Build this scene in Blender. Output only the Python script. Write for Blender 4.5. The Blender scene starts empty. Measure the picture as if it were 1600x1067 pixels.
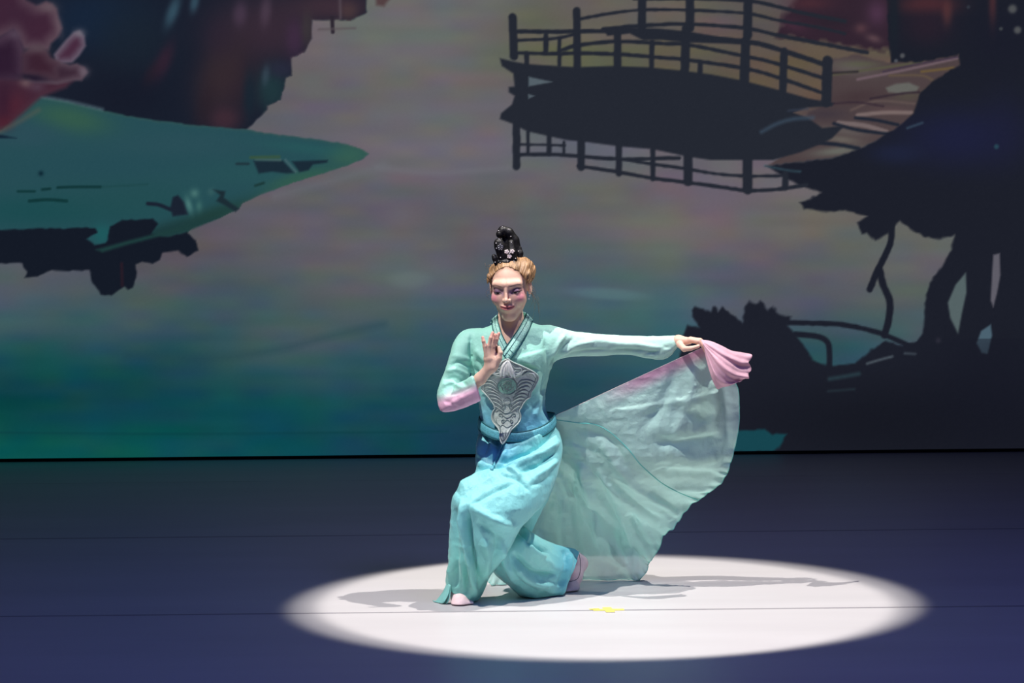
import bpy, bmesh, math, random
import numpy as np
from mathutils import Vector, Matrix
from mathutils.bvhtree import BVHTree
from mathutils.geometry import delaunay_2d_cdt

random.seed(4)
rng = np.random.default_rng(7)
scene = bpy.context.scene
COL = scene.collection

# ------------------------------------------------------------------ camera
F = 4444.0                      # focal length in pixels of a 1600 wide frame
CAM = np.array([0.0, -10.25, 1.63])
PITCH = math.atan(290.5 / F)
ROLL = 0.0102
_x = np.array([1.0, 0, 0]); _f = np.array([0, math.cos(PITCH), -math.sin(PITCH)])
_u = np.array([0, math.sin(PITCH), math.cos(PITCH)])
RIGHT = _x * math.cos(ROLL) - _u * math.sin(ROLL)
UP = _u * math.cos(ROLL) + _x * math.sin(ROLL)
cd = bpy.data.cameras.new('camera'); cam = bpy.data.objects.new('camera', cd); COL.objects.link(cam)
cd.sensor_width = 36.0; cd.lens = F * 36.0 / 1600.0; cd.clip_end = 200
cam.matrix_world = Matrix(((RIGHT[0], UP[0], -_f[0], CAM[0]), (RIGHT[1], UP[1], -_f[1], CAM[1]),
                           (RIGHT[2], UP[2], -_f[2], CAM[2]), (0, 0, 0, 1)))
scene.camera = cam

def ray(px, py):
    px = np.asarray(px, float); py = np.asarray(py, float)
    return _f + RIGHT * ((px - 800) / F)[..., None] - UP * ((py - 533.5) / F)[..., None]
def P(px, py, Y):
    """world point at depth Y that the photograph shows at (px, py)"""
    d = ray(px, py); t = (np.asarray(Y, float) - CAM[1]) / d[..., 1]
    return CAM + d * t[..., None]
def G(px, py, z=0.0):
    d = ray(px, py); t = (z - CAM[2]) / d[..., 2]
    return CAM + d * t[..., None]
def PX(V):
    r = V - CAM; w = r @ _f
    return 800 + F * (r @ RIGHT) / w, 533.5 - F * (r @ UP) / w

# ------------------------------------------------------------------ world, stage lamps, exposure
w = bpy.data.worlds.new('dark_theatre'); scene.world = w; w.use_nodes = True
w.node_tree.nodes['Background'].inputs[0].default_value = (0.10, 0.13, 0.35, 1)
w.node_tree.nodes['Background'].inputs[1].default_value = 0.03
vs = scene.view_settings
vs.view_transform = 'Standard'; vs.look = 'None'; vs.gamma = 1; vs.exposure = 0.0; vs.use_curve_mapping = False

def spot(name, loc, target, energy, color, angle, blend, radius, scale=(1, 1, 1)):
    l = bpy.data.lights.new(name, 'SPOT'); o = bpy.data.objects.new(name, l); COL.objects.link(o)
    l.energy = energy; l.color = color; l.spot_size = angle; l.spot_blend = blend; l.shadow_soft_size = radius
    o.location = loc
    q = (Vector(target) - Vector(loc)).to_track_quat('-Z', 'Y'); o.rotation_euler = q.to_euler(); o.scale = scale
    return o
SC = G(945, 942)                # centre of the pool of light
def pool_spot(name, off, energy, color, rx=1.137, ry=1.245):
    """a lamp at SC + off whose (elliptical) gate lights an oval of rx by ry on the floor"""
    off = np.asarray(off, float); d = np.linalg.norm(off); zh = off / d
    A = np.stack([rx * (np.array([1, 0, 0]) - zh * zh[0]), ry * (np.array([0, 1, 0]) - zh * zh[1])], 1)
    U, S, _ = np.linalg.svd(A, full_matrices=False)
    a, b = U[:, 0], U[:, 1]
    if np.dot(np.cross(a, b), zh) < 0: b = -b
    l = bpy.data.lights.new(name, 'SPOT'); o = bpy.data.objects.new(name, l); COL.objects.link(o)
    l.energy = energy; l.color = color; l.spot_size = 2 * math.atan(S[0] / d); l.spot_blend = 0.16; l.shadow_soft_size = 0.03
    R3 = Matrix([list(r) for r in np.stack([a, b, zh], 1)])
    o.matrix_world = Matrix.Translation(Vector(SC + off)) @ R3.to_4x4() @ Matrix.Diagonal((1, S[1] / S[0], 1, 1))
    return o
pool_spot('follow_spot', (2.6, -0.25, 8.0), 2550, (1.0, 0.94, 0.885))
pool_spot('follow_spot', (-2.9, -2.5, 8.0), 3200, (1.0, 0.94, 0.885))
spot('blue_wash', (-3.2, -5.5, 7.5), (-0.9, -1.7, 0), 330, (0.21, 0.28, 1.0), 1.05, 1.0, 1.4)
spot('blue_wash', (3.2, -5.5, 7.5), (1.4, -1.5, 0), 500, (0.26, 0.29, 1.0), 1.05, 1.0, 1.4)

# ------------------------------------------------------------------ materials
def lin(c):
    c = np.asarray(c, float) / 255.0
    return np.where(c <= 0.04045, c / 12.92, ((c + 0.055) / 1.055) ** 2.4)
def mat(name, color=None, rough=0.6, attr=False, metallic=0.0, bump=None, spec=0.4, sheen=0.0, trans=0.0, clear=0.0,
        sss=0.0, noise=None, aniso=None):
    m = bpy.data.materials.new(name); m.use_nodes = True; nt = m.node_tree; N = nt.nodes; L = nt.links
    b = N['Principled BSDF']; out = N['Material Output']
    b.inputs['Roughness'].default_value = rough; b.inputs['Metallic'].default_value = metallic
    b.inputs['Specular IOR Level'].default_value = spec
    if sheen: b.inputs['Sheen Weight'].default_value = sheen
    if sss:
        b.inputs['Subsurface Weight'].default_value = sss; b.inputs['Subsurface Radius'].default_value = (0.012, 0.004, 0.002)
        b.inputs['Subsurface Scale'].default_value = 1.0
    tc = N.new('ShaderNodeTexCoord')
    if attr:
        a = N.new('ShaderNodeAttribute'); a.attribute_name = 'Col'; csock = a.outputs['Color']
    else:
        r = N.new('ShaderNodeRGB'); r.outputs[0].default_value = (*lin(color), 1); csock = r.outputs[0]
    if noise:
        sc, amt, stretch = noise
        mp = N.new('ShaderNodeMapping'); mp.inputs['Scale'].default_value = stretch; L.new(tc.outputs['Object'], mp.inputs[0])
        n = N.new('ShaderNodeTexNoise'); n.inputs['Scale'].default_value = sc; n.inputs['Detail'].default_value = 5
        L.new(mp.outputs[0], n.inputs['Vector'])
        mr = N.new('ShaderNodeMapRange'); mr.inputs[1].default_value = 0.3; mr.inputs[2].default_value = 0.7
        mr.inputs[3].default_value = 1 - amt; mr.inputs[4].default_value = 1 + amt; L.new(n.outputs[0], mr.inputs[0])
        mx = N.new('ShaderNodeVectorMath'); mx.operation = 'SCALE'; L.new(csock, mx.inputs[0]); L.new(mr.outputs[0], mx.inputs['Scale'])
        csock = mx.outputs[0]
    L.new(csock, b.inputs['Base Color'])
    if bump:
        n = N.new('ShaderNodeTexNoise'); n.inputs['Scale'].default_value = bump[0]; n.inputs['Detail'].default_value = 6
        if len(bump) > 2:
            mp2 = N.new('ShaderNodeMapping'); mp2.inputs['Scale'].default_value = bump[2]; L.new(tc.outputs['Object'], mp2.inputs[0]); L.new(mp2.outputs[0], n.inputs['Vector'])
        else: L.new(tc.outputs['Object'], n.inputs['Vector'])
        bp = N.new('ShaderNodeBump'); bp.inputs['Distance'].default_value = bump[1]; bp.inputs['Strength'].default_value = 1.0
        L.new(n.outputs[0], bp.inputs['Height']); L.new(bp.outputs[0], b.inputs['Normal'])
    sh = b.outputs[0]
    if trans:
        t = N.new('ShaderNodeBsdfTranslucent'); L.new(csock, t.inputs[0])
        mx = N.new('ShaderNodeMixShader'); mx.inputs[0].default_value = trans; L.new(sh, mx.inputs[1]); L.new(t.outputs[0], mx.inputs[2]); sh = mx.outputs[0]
    if clear:
        t = N.new('ShaderNodeBsdfTransparent')
        mx = N.new('ShaderNodeMixShader'); mx.inputs[0].default_value = clear; L.new(sh, mx.inputs[1]); L.new(t.outputs[0], mx.inputs[2]); sh = mx.outputs[0]
    L.new(sh, out.inputs[0])
    return m
M_SILK = mat('aqua_silk', rough=0.5, attr=True, bump=(26, 0.010, (1, 1, 0.6)), spec=0.35, sheen=0.15, trans=0.12)
M_JERSEY = mat('aqua_jersey', rough=0.6, attr=True, bump=(70, 0.002), spec=0.3, sheen=0.1)
M_CHIFFON = mat('sheer_chiffon', rough=0.6, attr=True, bump=(38, 0.006, (1.0, 1.0, 1.0)), spec=0.25, trans=0.25, clear=0.15)
M_PINK = mat('pink_chiffon', (246, 206, 220), rough=0.6, bump=(45, 0.003), spec=0.25, trans=0.35, clear=0.06)
M_SKIN = mat('skin', rough=0.5, attr=True, spec=0.35, sss=0.10)
M_HAIR = mat('blond_hair', (164, 128, 92), rough=0.45, noise=(40, 0.55, (2.5, 1, 0.6)), bump=(60, 0.003, (3, 1, 0.3)), spec=0.5)
M_BLACK = mat('black_hairpiece', (12, 11, 13), rough=0.5, bump=(140, 0.0012), spec=0.5)
M_PEARL = mat('pearl', (225, 220, 225), rough=0.2, spec=0.7)
M_PETAL = mat('white_petal', (236, 222, 222), rough=0.5)
M_SILVER = mat('silver_filigree', (190, 190, 200), rough=0.3, metallic=0.7)
M_TEALCORD = mat('dark_teal_cord', (16, 88, 96), rough=0.6, bump=(300, 0.0005))
M_SEAM = mat('teal_seam', (116, 206, 198), rough=0.6, bump=(300, 0.0005))
M_COLLAR = mat('aqua_brocade', (158, 216, 204), rough=0.5, noise=(240, 0.35, (1, 1, 1)), bump=(260, 0.0015), spec=0.4)
M_COLLARIN = mat('dark_teal_lining', (26, 92, 112), rough=0.6, noise=(240, 0.3, (1, 1, 1)))
M_BELT = mat('blue_green_belt', (96, 176, 192), rough=0.5, noise=(200, 0.25, (1, 1, 1)), bump=(260, 0.001))
M_PANEL = mat('silver_grey_embroidery_ground', (188, 204, 198), rough=0.45, noise=(90, 0.18, (1, 1, 1)), bump=(240, 0.0015), spec=0.5)
M_THREAD = mat('pale_silver_thread', (184, 200, 195), rough=0.35, bump=(500, 0.0006), spec=0.6)
M_THREADD = mat('dark_grey_thread', (110, 130, 132), rough=0.45, bump=(500, 0.0006))
M_THREADW = mat('white_satin_thread', (232, 238, 236), rough=0.35, bump=(400, 0.0008), spec=0.6)
M_GREEN = mat('mint_embroidery', (140, 190, 176), rough=0.4, noise=(150, 0.3, (1, 1, 1)), bump=(300, 0.001))
M_SLIP = mat('pale_pink_slipper', (250, 222, 224), rough=0.6, bump=(160, 0.0012), noise=(60, 0.06, (1, 1, 1)))
M_SOLE = mat('dark_sole', (46, 34, 52), rough=0.7, bump=(200, 0.0006))
M_TAPE = mat('grey_seam_tape', (150, 148, 152), rough=0.5, noise=(8, 0.15, (0.2, 3, 1)))
M_TRIM = mat('black_metal', (8, 9, 11), rough=0.6, bump=(100, 0.0005))
M_YELLOW = mat('yellow_tape', (240, 224, 110), rough=0.6, noise=(40, 0.12, (1, 1, 1)))
M_UNDER = mat('dark_subfloor', (40, 40, 46), rough=0.8, noise=(6, 0.2, (1, 1, 1)))
M_MAT = mat('grey_white_dance_vinyl', (200, 198, 199), rough=0.42, noise=(1.6, 0.05, (0.4, 2.0, 1)), bump=(7, 0.0008, (0.4, 2, 1)), spec=0.35)

# ------------------------------------------------------------------ mesh helpers
def mesh_obj(name, V, Fc, material, parent=None, origin=(0, 0, 0), smooth=True, col=None):
    me = bpy.data.meshes.new(name)
    V = np.asarray(V, float) - np.asarray(origin, float)
    me.from_pydata(V.tolist(), [], [list(map(int, f)) for f in Fc]); me.update()
    if smooth: me.polygons.foreach_set('use_smooth', [True] * len(me.polygons))
    if col is not None:
        a = me.color_attributes.new('Col', 'FLOAT_COLOR', 'POINT')
        c = np.ones((len(V), 4)); c[:, :3] = col; a.data.foreach_set('color', c.ravel())
    if material: me.materials.append(material)
    o = bpy.data.objects.new(name, me); COL.objects.link(o)
    if parent: o.parent = parent
    return o
def cat_meshes(parts):
    Vs, Fs, n = [], [], 0
    for V, Fc in parts:
        Vs.append(np.asarray(V)); Fs += [[i + n for i in f] for f in Fc]; n += len(V)
    return np.vstack(Vs), Fs
def box(x0, x1, y0, y1, z0, z1):
    V = [(x, y, z) for x in (x0, x1) for y in (y0, y1) for z in (z0, z1)]
    return np.array(V), [(0, 1, 3, 2), (4, 6, 7, 5), (0, 4, 5, 1), (2, 3, 7, 6), (0, 2, 6, 4), (1, 5, 7, 3)]
def catmull(pts, n, closed=False):
    p = np.asarray(pts, float); m = len(p)
    if closed: q = np.vstack([p[-1], p, p[0], p[1]]); segs = m
    else: q = np.vstack([2 * p[0] - p[1], p, 2 * p[-1] - p[-2]]); segs = m - 1
    t = np.linspace(0, segs, n, endpoint=not closed); i = np.minimum(t.astype(int), segs - 1); f = (t - i)[:, None]
    a, b, c, d = q[i], q[i + 1], q[i + 2], q[i + 3]
    return 0.5 * (2 * b + (c - a) * f + (2 * a - 5 * b + 4 * c - d) * f ** 2 + (3 * b - a - 3 * c + d) * f ** 3)
def tube(path, r, sides=6, closed=False):
    p = np.asarray(path, float); n = len(p); r = np.broadcast_to(np.asarray(r, float), (n,))
    T = np.roll(p, -1, 0) - np.roll(p, 1, 0) if closed else np.gradient(p, axis=0)
    T /= np.linalg.norm(T, axis=1)[:, None] + 1e-12
    ref = np.array([0.13, 1.0, 0.21]); A = np.cross(T, ref); A /= np.linalg.norm(A, axis=1)[:, None] + 1e-12; B = np.cross(T, A)
    ang = np.linspace(0, 2 * math.pi, sides, endpoint=False)
    V = (p[:, None] + r[:, None, None] * (A[:, None] * np.cos(ang)[None, :, None] + B[:, None] * np.sin(ang)[None, :, None])).reshape(-1, 3)
    Fc = []
    for i in range(n if closed else n - 1):
        j = (i + 1) % n
        for k in range(sides):
            l = (k + 1) % sides; Fc.append((i * sides + k, i * sides + l, j * sides + l, j * sides + k))
    if not closed:
        Fc.append(tuple(range(sides))[::-1]); Fc.append(tuple((n - 1) * sides + k for k in range(sides)))
    return V, Fc
def ellip(c, r, nu=10, nv=7, R=None):
    V = [(0, 0, 1)]
    for i in range(1, nv):
        a = math.pi * i / nv
        for k in range(nu):
            b = 2 * math.pi * k / nu; V.append((math.sin(a) * math.cos(b), math.sin(a) * math.sin(b), math.cos(a)))
    V.append((0, 0, -1)); V = np.array(V) * np.asarray(r)
    if R is not None: V = V @ np.asarray(R).T
    V = V + np.asarray(c)
    Fc = [(0, 1 + k, 1 + (k + 1) % nu) for k in range(nu)]
    for i in range(nv - 2):
        for k in range(nu):
            a = 1 + i * nu + k; b = 1 + i * nu + (k + 1) % nu; Fc.append((a, a + nu, b + nu, b))
    e = len(V) - 1; s = 1 + (nv - 2) * nu
    Fc += [(s + k, e, s + (k + 1) % nu) for k in range(nu)]
    return V, Fc
def loft(st, nu=64, nv=80, wave=None):
    """closed tube through stations (lx,ly,rx,ry,Y,depth_radius[,dYl,dYr]) given by what the photograph shows"""
    rows = []
    for s in st:
        lx, ly, rx, ry, Y, dr = s[:6]; a, b = (s[6], s[7]) if len(s) > 6 else (0, 0)
        rows.append(np.concatenate([P(lx, ly, Y + a), P(rx, ry, Y + b), [dr]]))
    R = catmull(rows, nv)
    L_, R_, dr = R[:, :3], R[:, 3:6], R[:, 6]
    C = (L_ + R_) / 2; A = (R_ - L_) / 2
    yh = np.array([0, 1.0, 0]); B = yh - A * ((A @ yh) / (A * A).sum(1))[:, None]; B /= np.linalg.norm(B, axis=1)[:, None]
    ang = np.linspace(0, 2 * math.pi, nu, endpoint=False); ca, sa = np.cos(ang), np.sin(ang)
    m = np.ones((nv, nu))
    if wave is not None: m = wave(np.linspace(0, 1, nv)[:, None], ang[None, :])
    V = C[:, None] + m[..., None] * (A[:, None] * ca[None, :, None] + (B * dr[:, None])[:, None] * sa[None, :, None])
    V = V.reshape(-1, 3); Fc = []
    for i in range(nv - 1):
        for k in range(nu):
            l = (k + 1) % nu; Fc.append((i * nu + k, i * nu + l, (i + 1) * nu + l, (i + 1) * nu + k))
    n = len(V); V = np.vstack([V, C[0], C[-1]])
    for k in range(nu):
        l = (k + 1) % nu; Fc.append((n, l, k)); Fc.append((n + 1, (nv - 1) * nu + k, (nv - 1) * nu + l))
    return V, Fc
def fuse(parts, voxel, iters):
    V, Fc = cat_meshes(parts)
    o = mesh_obj('tmp', V, Fc, None)
    bm = bmesh.new(); bm.from_mesh(o.data); bmesh.ops.recalc_face_normals(bm, faces=bm.faces); bm.to_mesh(o.data); bm.free()
    r = o.modifiers.new('r', 'REMESH'); r.mode = 'VOXEL'; r.voxel_size = voxel
    s = o.modifiers.new('s', 'SMOOTH'); s.factor = 0.5; s.iterations = iters
    dg = bpy.context.evaluated_depsgraph_get(); ev = o.evaluated_get(dg); me = ev.to_mesh()
    n = len(me.vertices); V = np.zeros(n * 3); me.vertices.foreach_get('co', V); V = V.reshape(-1, 3)
    Fc = [tuple(p.vertices) for p in me.polygons]; ev.to_mesh_clear()
    m0 = o.data; bpy.data.objects.remove(o); bpy.data.meshes.remove(m0)
    return V, Fc
def normals(V, Fc):
    me = bpy.data.meshes.new('n'); me.from_pydata(V.tolist(), [], Fc); me.update()
    n = np.zeros(len(V) * 3); me.vertices.foreach_get('normal', n); bpy.data.meshes.remove(me)
    return n.reshape(-1, 3)
def seg_dist(x, y, pts):
    """distance to a polyline and the position (0..1) along it"""
    p = np.asarray(pts, float); best = np.full(np.shape(x), 1e9); par = np.zeros(np.shape(x))
    ln = np.linalg.norm(np.diff(p, axis=0), axis=1); cum = np.concatenate([[0], np.cumsum(ln)]); tot = cum[-1]
    for i in range(len(p) - 1):
        d = p[i + 1] - p[i]; q = max(d @ d, 1e-9)
        t = np.clip(((x - p[i, 0]) * d[0] + (y - p[i, 1]) * d[1]) / q, 0, 1)
        e = np.hypot(x - p[i, 0] - t * d[0], y - p[i, 1] - t * d[1]); b = e < best
        best = np.where(b, e, best); par = np.where(b, (cum[i] + t * ln[i]) / tot, par)
    return best, par
def sculpt(V, Fc, strokes):
    """folds: (polyline, height in m, half width); negative height digs a valley"""
    N = normals(V, Fc); x, y = PX(V); view = V - CAM; view /= np.linalg.norm(view, axis=1)[:, None]
    front = np.clip(-(N * view).sum(1) * 2.5, 0, 1); disp = np.zeros(len(V))
    for pts, amp, wd in strokes:
        pts = catmull(pts, 24) if len(pts) > 2 else np.asarray(pts, float)
        lo = pts.min(0) - 3 * wd; hi = pts.max(0) + 3 * wd
        k = np.nonzero((x > lo[0]) & (x < hi[0]) & (y > lo[1]) & (y < hi[1]))[0]
        if len(k) == 0: continue
        d, t = seg_dist(x[k], y[k], pts)
        disp[k] += amp * np.exp(-(d / wd) ** 2) * np.clip(np.minimum(t, 1 - t) * 5 + 0.15, 0, 1)
    return V + N * (disp * front)[:, None]
def cut_open(V, Fc, a, b, no):
    """open a garment along the plane through points a and b and the depth direction"""
    bm = bmesh.new(); vs = [bm.verts.new(v) for v in V]
    for f in Fc: bm.faces.new([vs[i] for i in f])
    n = np.cross(np.asarray(b) - a, [0, 1.0, 0]); n = n if n @ np.asarray(no) > 0 else -n
    bmesh.ops.bisect_plane(bm, geom=bm.verts[:] + bm.edges[:] + bm.faces[:], dist=1e-5, plane_co=Vector(a), plane_no=Vector(n), clear_outer=True)
    bm.verts.index_update(); V2 = np.array([v.co[:] for v in bm.verts]); F2 = [tuple(v.index for v in f.verts) for f in bm.faces]; bm.free()
    return V2, F2
def vnoise3(p, seed=0):
    """smooth 3-D value noise in 0..1"""
    r = np.random.default_rng(seed).random(4096); i = np.floor(p).astype(np.int64); f = p - i; f = f * f * (3 - 2 * f); out = 0
    for dx in (0, 1):
        for dy in (0, 1):
            for dz in (0, 1):
                h = ((i[:, 0] + dx) * 73856093 ^ (i[:, 1] + dy) * 19349663 ^ (i[:, 2] + dz) * 83492791) & 4095
                out = out + r[h] * (f[:, 0] if dx else 1 - f[:, 0]) * (f[:, 1] if dy else 1 - f[:, 1]) * (f[:, 2] if dz else 1 - f[:, 2])
    return out
def crumple(V, Fc, layers):
    """creased cloth: ridged noise along the normals; layers of (scale per metre, height, seed, stretch)"""
    N = normals(V, Fc); d = 0
    for sc, amp, seed, st in layers:
        d = d + amp * (0.5 - np.abs(2 * vnoise3(V * sc * np.asarray(st), seed) - 1))
    return V + N * d[:, None]
def inpoly(x, y, poly):
    p = np.asarray(poly, float); r = np.zeros(np.shape(x), bool); j = len(p) - 1
    for i in range(len(p)):
        a, b = p[i], p[j]
        c = ((a[1] > y) != (b[1] > y))
        with np.errstate(divide='ignore', invalid='ignore'):
            r ^= c & (x < (b[0] - a[0]) * (y - a[1]) / (b[1] - a[1] + 1e-12) + a[0])
        j = i
    return r
def smooth01(a, b, x):
    t = np.clip((x - a) / (b - a), 0, 1); return t * t * (3 - 2 * t)
def mixc(a, b, t):
    return np.asarray(a) * (1 - t)[..., None] + np.asarray(b) * t[..., None]

# signed distance modelling with surface nets
def s_sphere(p, c, r): return np.linalg.norm(p - c, axis=1) - r
def s_ell(p, c, r):
    q = (p - np.asarray(c)); r = np.asarray(r, float); k0 = np.linalg.norm(q / r, axis=1); k1 = np.linalg.norm(q / r ** 2, axis=1) + 1e-9
    return k0 * (k0 - 1) / k1
def s_cone(p, a, b, ra, rb):
    a = np.asarray(a, float); b = np.asarray(b, float); d = b - a
    t = np.clip((p - a) @ d / max(d @ d, 1e-9), 0, 1)
    return np.linalg.norm(p - a - t[:, None] * d, axis=1) - (ra + (rb - ra) * t)
def smin(a, b, k):
    h = np.clip(0.5 + 0.5 * (b - a) / k, 0, 1); return b * (1 - h) + a * h - k * h * (1 - h)
def smax(a, b, k): return -smin(-a, -b, k)
def chain(p, pts, rs, k=0.004):
    d = None
    for i in range(len(pts) - 1):
        e = s_cone(p, pts[i], pts[i + 1], rs[i], rs[i + 1]); d = e if d is None else smin(d, e, k)
    return d
def snets(f, lo, hi, h):
    lo = np.asarray(lo, float); hi = np.asarray(hi, float); K = 4
    nb = np.ceil((hi - lo) / (h * K)).astype(int); n = nb * K
    ix = [(np.arange(m) + 0.5) * K * h - 0.5 * h for m in nb]
    gc = np.stack(np.meshgrid(*ix, indexing='ij'), -1).reshape(-1, 3) + lo
    dc = f(gc).reshape(nb); act = np.abs(dc) < K * h * 1.9
    D = np.repeat(np.repeat(np.repeat(dc, K, 0), K, 1), K, 2); A = np.repeat(np.repeat(np.repeat(act, K, 0), K, 1), K, 2)
    idx = np.argwhere(A); D[A] = f(idx * h + lo)
    S = D < 0
    c = np.zeros(n - 1, int)
    for dx in (0, 1):
        for dy in (0, 1):
            for dz in (0, 1): c += S[dx:n[0] - 1 + dx, dy:n[1] - 1 + dy, dz:n[2] - 1 + dz]
    cells = np.argwhere((c > 0) & (c < 8)); vid = -np.ones(n - 1, int); vid[tuple(cells.T)] = np.arange(len(cells))
    off = np.array([(a, b, e) for a in (0, 1) for b in (0, 1) for e in (0, 1)])
    val = np.stack([D[tuple((cells + o).T)] for o in off], 1)
    acc = np.zeros((len(cells), 3)); cnt = np.zeros(len(cells))
    for i in range(8):
        for j in range(i + 1, 8):
            if np.abs(off[i] - off[j]).sum() != 1: continue
            m = (val[:, i] < 0) != (val[:, j] < 0)
            t = np.where(m, val[:, i] / (val[:, i] - val[:, j] + 1e-15), 0)
            acc += m[:, None] * (off[i] + t[:, None] * (off[j] - off[i])); cnt += m
    V = lo + h * (cells + acc / cnt[:, None]); Fc = []
    for ax in range(3):
        u, v = (ax + 1) % 3, (ax + 2) % 3
        a = [slice(None)] * 3; b = [slice(None)] * 3; a[ax] = slice(0, -1); b[ax] = slice(1, None)
        e = np.argwhere(S[tuple(a)] != S[tuple(b)])
        ok = (e[:, u] > 0) & (e[:, v] > 0) & (e[:, u] < n[u] - 1) & (e[:, v] < n[v] - 1); e = e[ok]
        flip = S[tuple(e.T)]
        du = np.zeros(3, int); du[u] = 1; dv = np.zeros(3, int); dv[v] = 1
        q = np.stack([vid[tuple((e - du - dv).T)], vid[tuple((e - dv).T)], vid[tuple(e.T)], vid[tuple((e - du).T)]], 1)
        q = np.where(flip[:, None], q, q[:, ::-1]); Fc.append(q[(q >= 0).all(1)])
    return V, np.vstack(Fc).tolist()

def tag(o, label=None, cat=None, kind=None):
    if label: o['label'] = label
    if cat: o['category'] = cat
    if kind: o['kind'] = kind
    return o

# ------------------------------------------------------------------ stage floor
YS = 5.12                                             # depth of the screen
fl = mesh_obj('floor', *box(-9, 9, -5.0, 7.0, -0.06, -0.012), M_UNDER, smooth=False); tag(fl, kind='structure', label='pale vinyl stage floor laid in wide strips')
seams = [float(G(800, 955)[1]), float(G(800, 834)[1])]
wd = seams[1] - seams[0]; edges = [seams[0] - 2 * wd, seams[0] - wd, seams[0], seams[1], seams[1] + wd, seams[1] + 2 * wd]
edges[0] = -4.9; edges[-1] = 6.9
for i in range(len(edges) - 1):
    mesh_obj('vinyl_strip', *box(-8.9, 8.9, edges[i] + 0.002, edges[i + 1] - 0.002, -0.012, 0.0), M_MAT, fl, smooth=False)
for e in edges[1:-1]:
    if e < 3: mesh_obj('seam_tape', *box(-8.9, 8.9, e - 0.010, e + 0.010, -0.001, 0.0006), M_TAPE, fl, smooth=False)

wb_ = mesh_obj('wall_back', *box(-9, 9, YS + .5, YS + .6, 0, 6.0), mat('black_stage_wall', (12, 12, 15), rough=0.9, noise=(3, .2, (1, 1, 1))), smooth=False); tag(wb_, kind='structure', label='black rear wall of the stage behind the screen')

# ------------------------------------------------------------------ back screen with its picture
xs = np.concatenate([np.arange(-560, 0, 14), np.arange(0, 1600, 2.0), np.arange(1600, 2170, 14)])
ys = np.concatenate([np.arange(-620, -4, 14), np.arange(-4, 700, 2.0), np.arange(700, 719, 2.0)])
X, Yp = np.meshgrid(xs, ys)
def value_noise(cx, cy, seed):
    r = np.random.default_rng(seed); g = r.random((int(1340 / cy) + 6, int(2740 / cx) + 6))
    u = (X + 565) / cx + 1; v = (Yp + 625) / cy + 1; i = v.astype(int); j = u.astype(int); a = u - j; b = v - i
    a = a * a * (3 - 2 * a); b = b * b * (3 - 2 * b)
    return (g[i, j] * (1 - a) + g[i, j + 1] * a) * (1 - b) + (g[i + 1, j] * (1 - a) + g[i + 1, j + 1] * a) * b - 0.5
base_pts = [
 (-200,-200,(98,96,100)),(620,100,(108,106,104)),(700,40,(103,103,106)),(760,150,(105,99,104)),(560,150,(98,94,102)),(640,200,(106,106,108)),(700,-200,(104,102,102)),(1000,-150,(100,96,94)),
 (720,240,(106,104,110)),(600,270,(104,102,108)),(680,320,(96,92,98)),(590,330,(92,90,102)),(820,330,(102,96,100)),(900,330,(106,102,100)),(1000,300,(104,92,98)),(990,360,(106,110,102)),(1050,360,(112,112,98)),
 (1100,345,(108,92,110)),(1190,345,(108,104,98)),(1250,370,(108,102,96)),(1180,400,(90,86,100)),(1280,420,(88,88,98)),(880,370,(92,88,102)),(860,400,(76,96,98)),(960,410,(84,94,98)),(720,380,(92,86,96)),
 (520,300,(94,90,98)),(450,310,(98,96,104)),(470,350,(92,90,94)),(400,370,(92,88,98)),(480,385,(96,102,104)),(600,385,(98,100,104)),(540,425,(90,84,92)),(640,440,(100,110,114)),(430,430,(86,86,94)),(590,450,(92,98,92)),
 (330,410,(90,84,90)),(340,450,(62,86,94)),(250,420,(94,84,88)),(230,470,(82,92,92)),(60,430,(92,88,98)),(40,470,(66,92,98)),(150,490,(58,86,92)),(300,500,(46,78,88)),(420,480,(56,88,98)),(470,520,(84,90,92)),(380,545,(56,86,88)),
 (560,490,(82,88,96)),(640,510,(56,84,98)),(700,490,(72,88,102)),(720,540,(48,78,92)),(520,560,(48,84,92)),(620,560,(36,78,92)),(100,560,(24,74,82)),(260,570,(22,68,80)),(40,640,(10,62,66)),(200,640,(14,64,72)),(420,620,(16,70,80)),
 (600,640,(20,70,82)),(720,640,(28,70,82)),(40,700,(12,84,80)),(200,700,(12,82,80)),(380,700,(14,72,82)),(600,700,(20,66,80)),(740,700,(22,60,76)),(870,470,(74,94,106)),(900,510,(66,92,102)),(1000,470,(68,98,108)),(1050,510,(62,98,106)),
 (1000,560,(48,84,96)),(900,600,(36,68,82)),(1100,440,(84,94,106)),(1160,470,(84,88,100)),(1240,470,(82,86,98)),(1320,480,(84,92,94)),(1360,400,(96,94,98)),(1440,430,(98,100,96)),(1420,500,(84,92,96)),(1400,380,(100,98,102)),(1340,540,(44,80,90)),(1270,540,(40,78,88)),(1180,690,(24,78,88)),
 (950,30,(100,96,92)),(1030,20,(100,96,90)),(1130,25,(94,86,90)),(1200,30,(88,78,78)),(850,70,(98,96,84)),(1040,80,(94,86,76)),(1110,90,(94,82,74)),(1200,110,(94,84,68)),(1250,120,(96,80,72)),(950,90,(94,92,72)),(940,240,(96,98,112)),(1100,270,(100,100,106)),(1200,280,(102,98,106)),(-300,500,(50,80,88)),(-300,680,(12,76,76)),
 (1554,430,(96,94,106)),(1495,470,(70,90,92)),(1540,530,(66,84,98)),(1900,300,(40,44,54))]
num = np.zeros(X.shape + (3,)); den = np.zeros(X.shape)
for (a, b, c) in base_pts:
    wgt = np.exp(-(((X - a) / 62) ** 2 + ((Yp - b) / 36) ** 2) / 2) + 2e-4 / (1 + ((X - a) / 120) ** 2 + ((Yp - b) / 80) ** 2) ** 2
    num += wgt[..., None] * np.asarray(c, float); den += wgt
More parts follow.
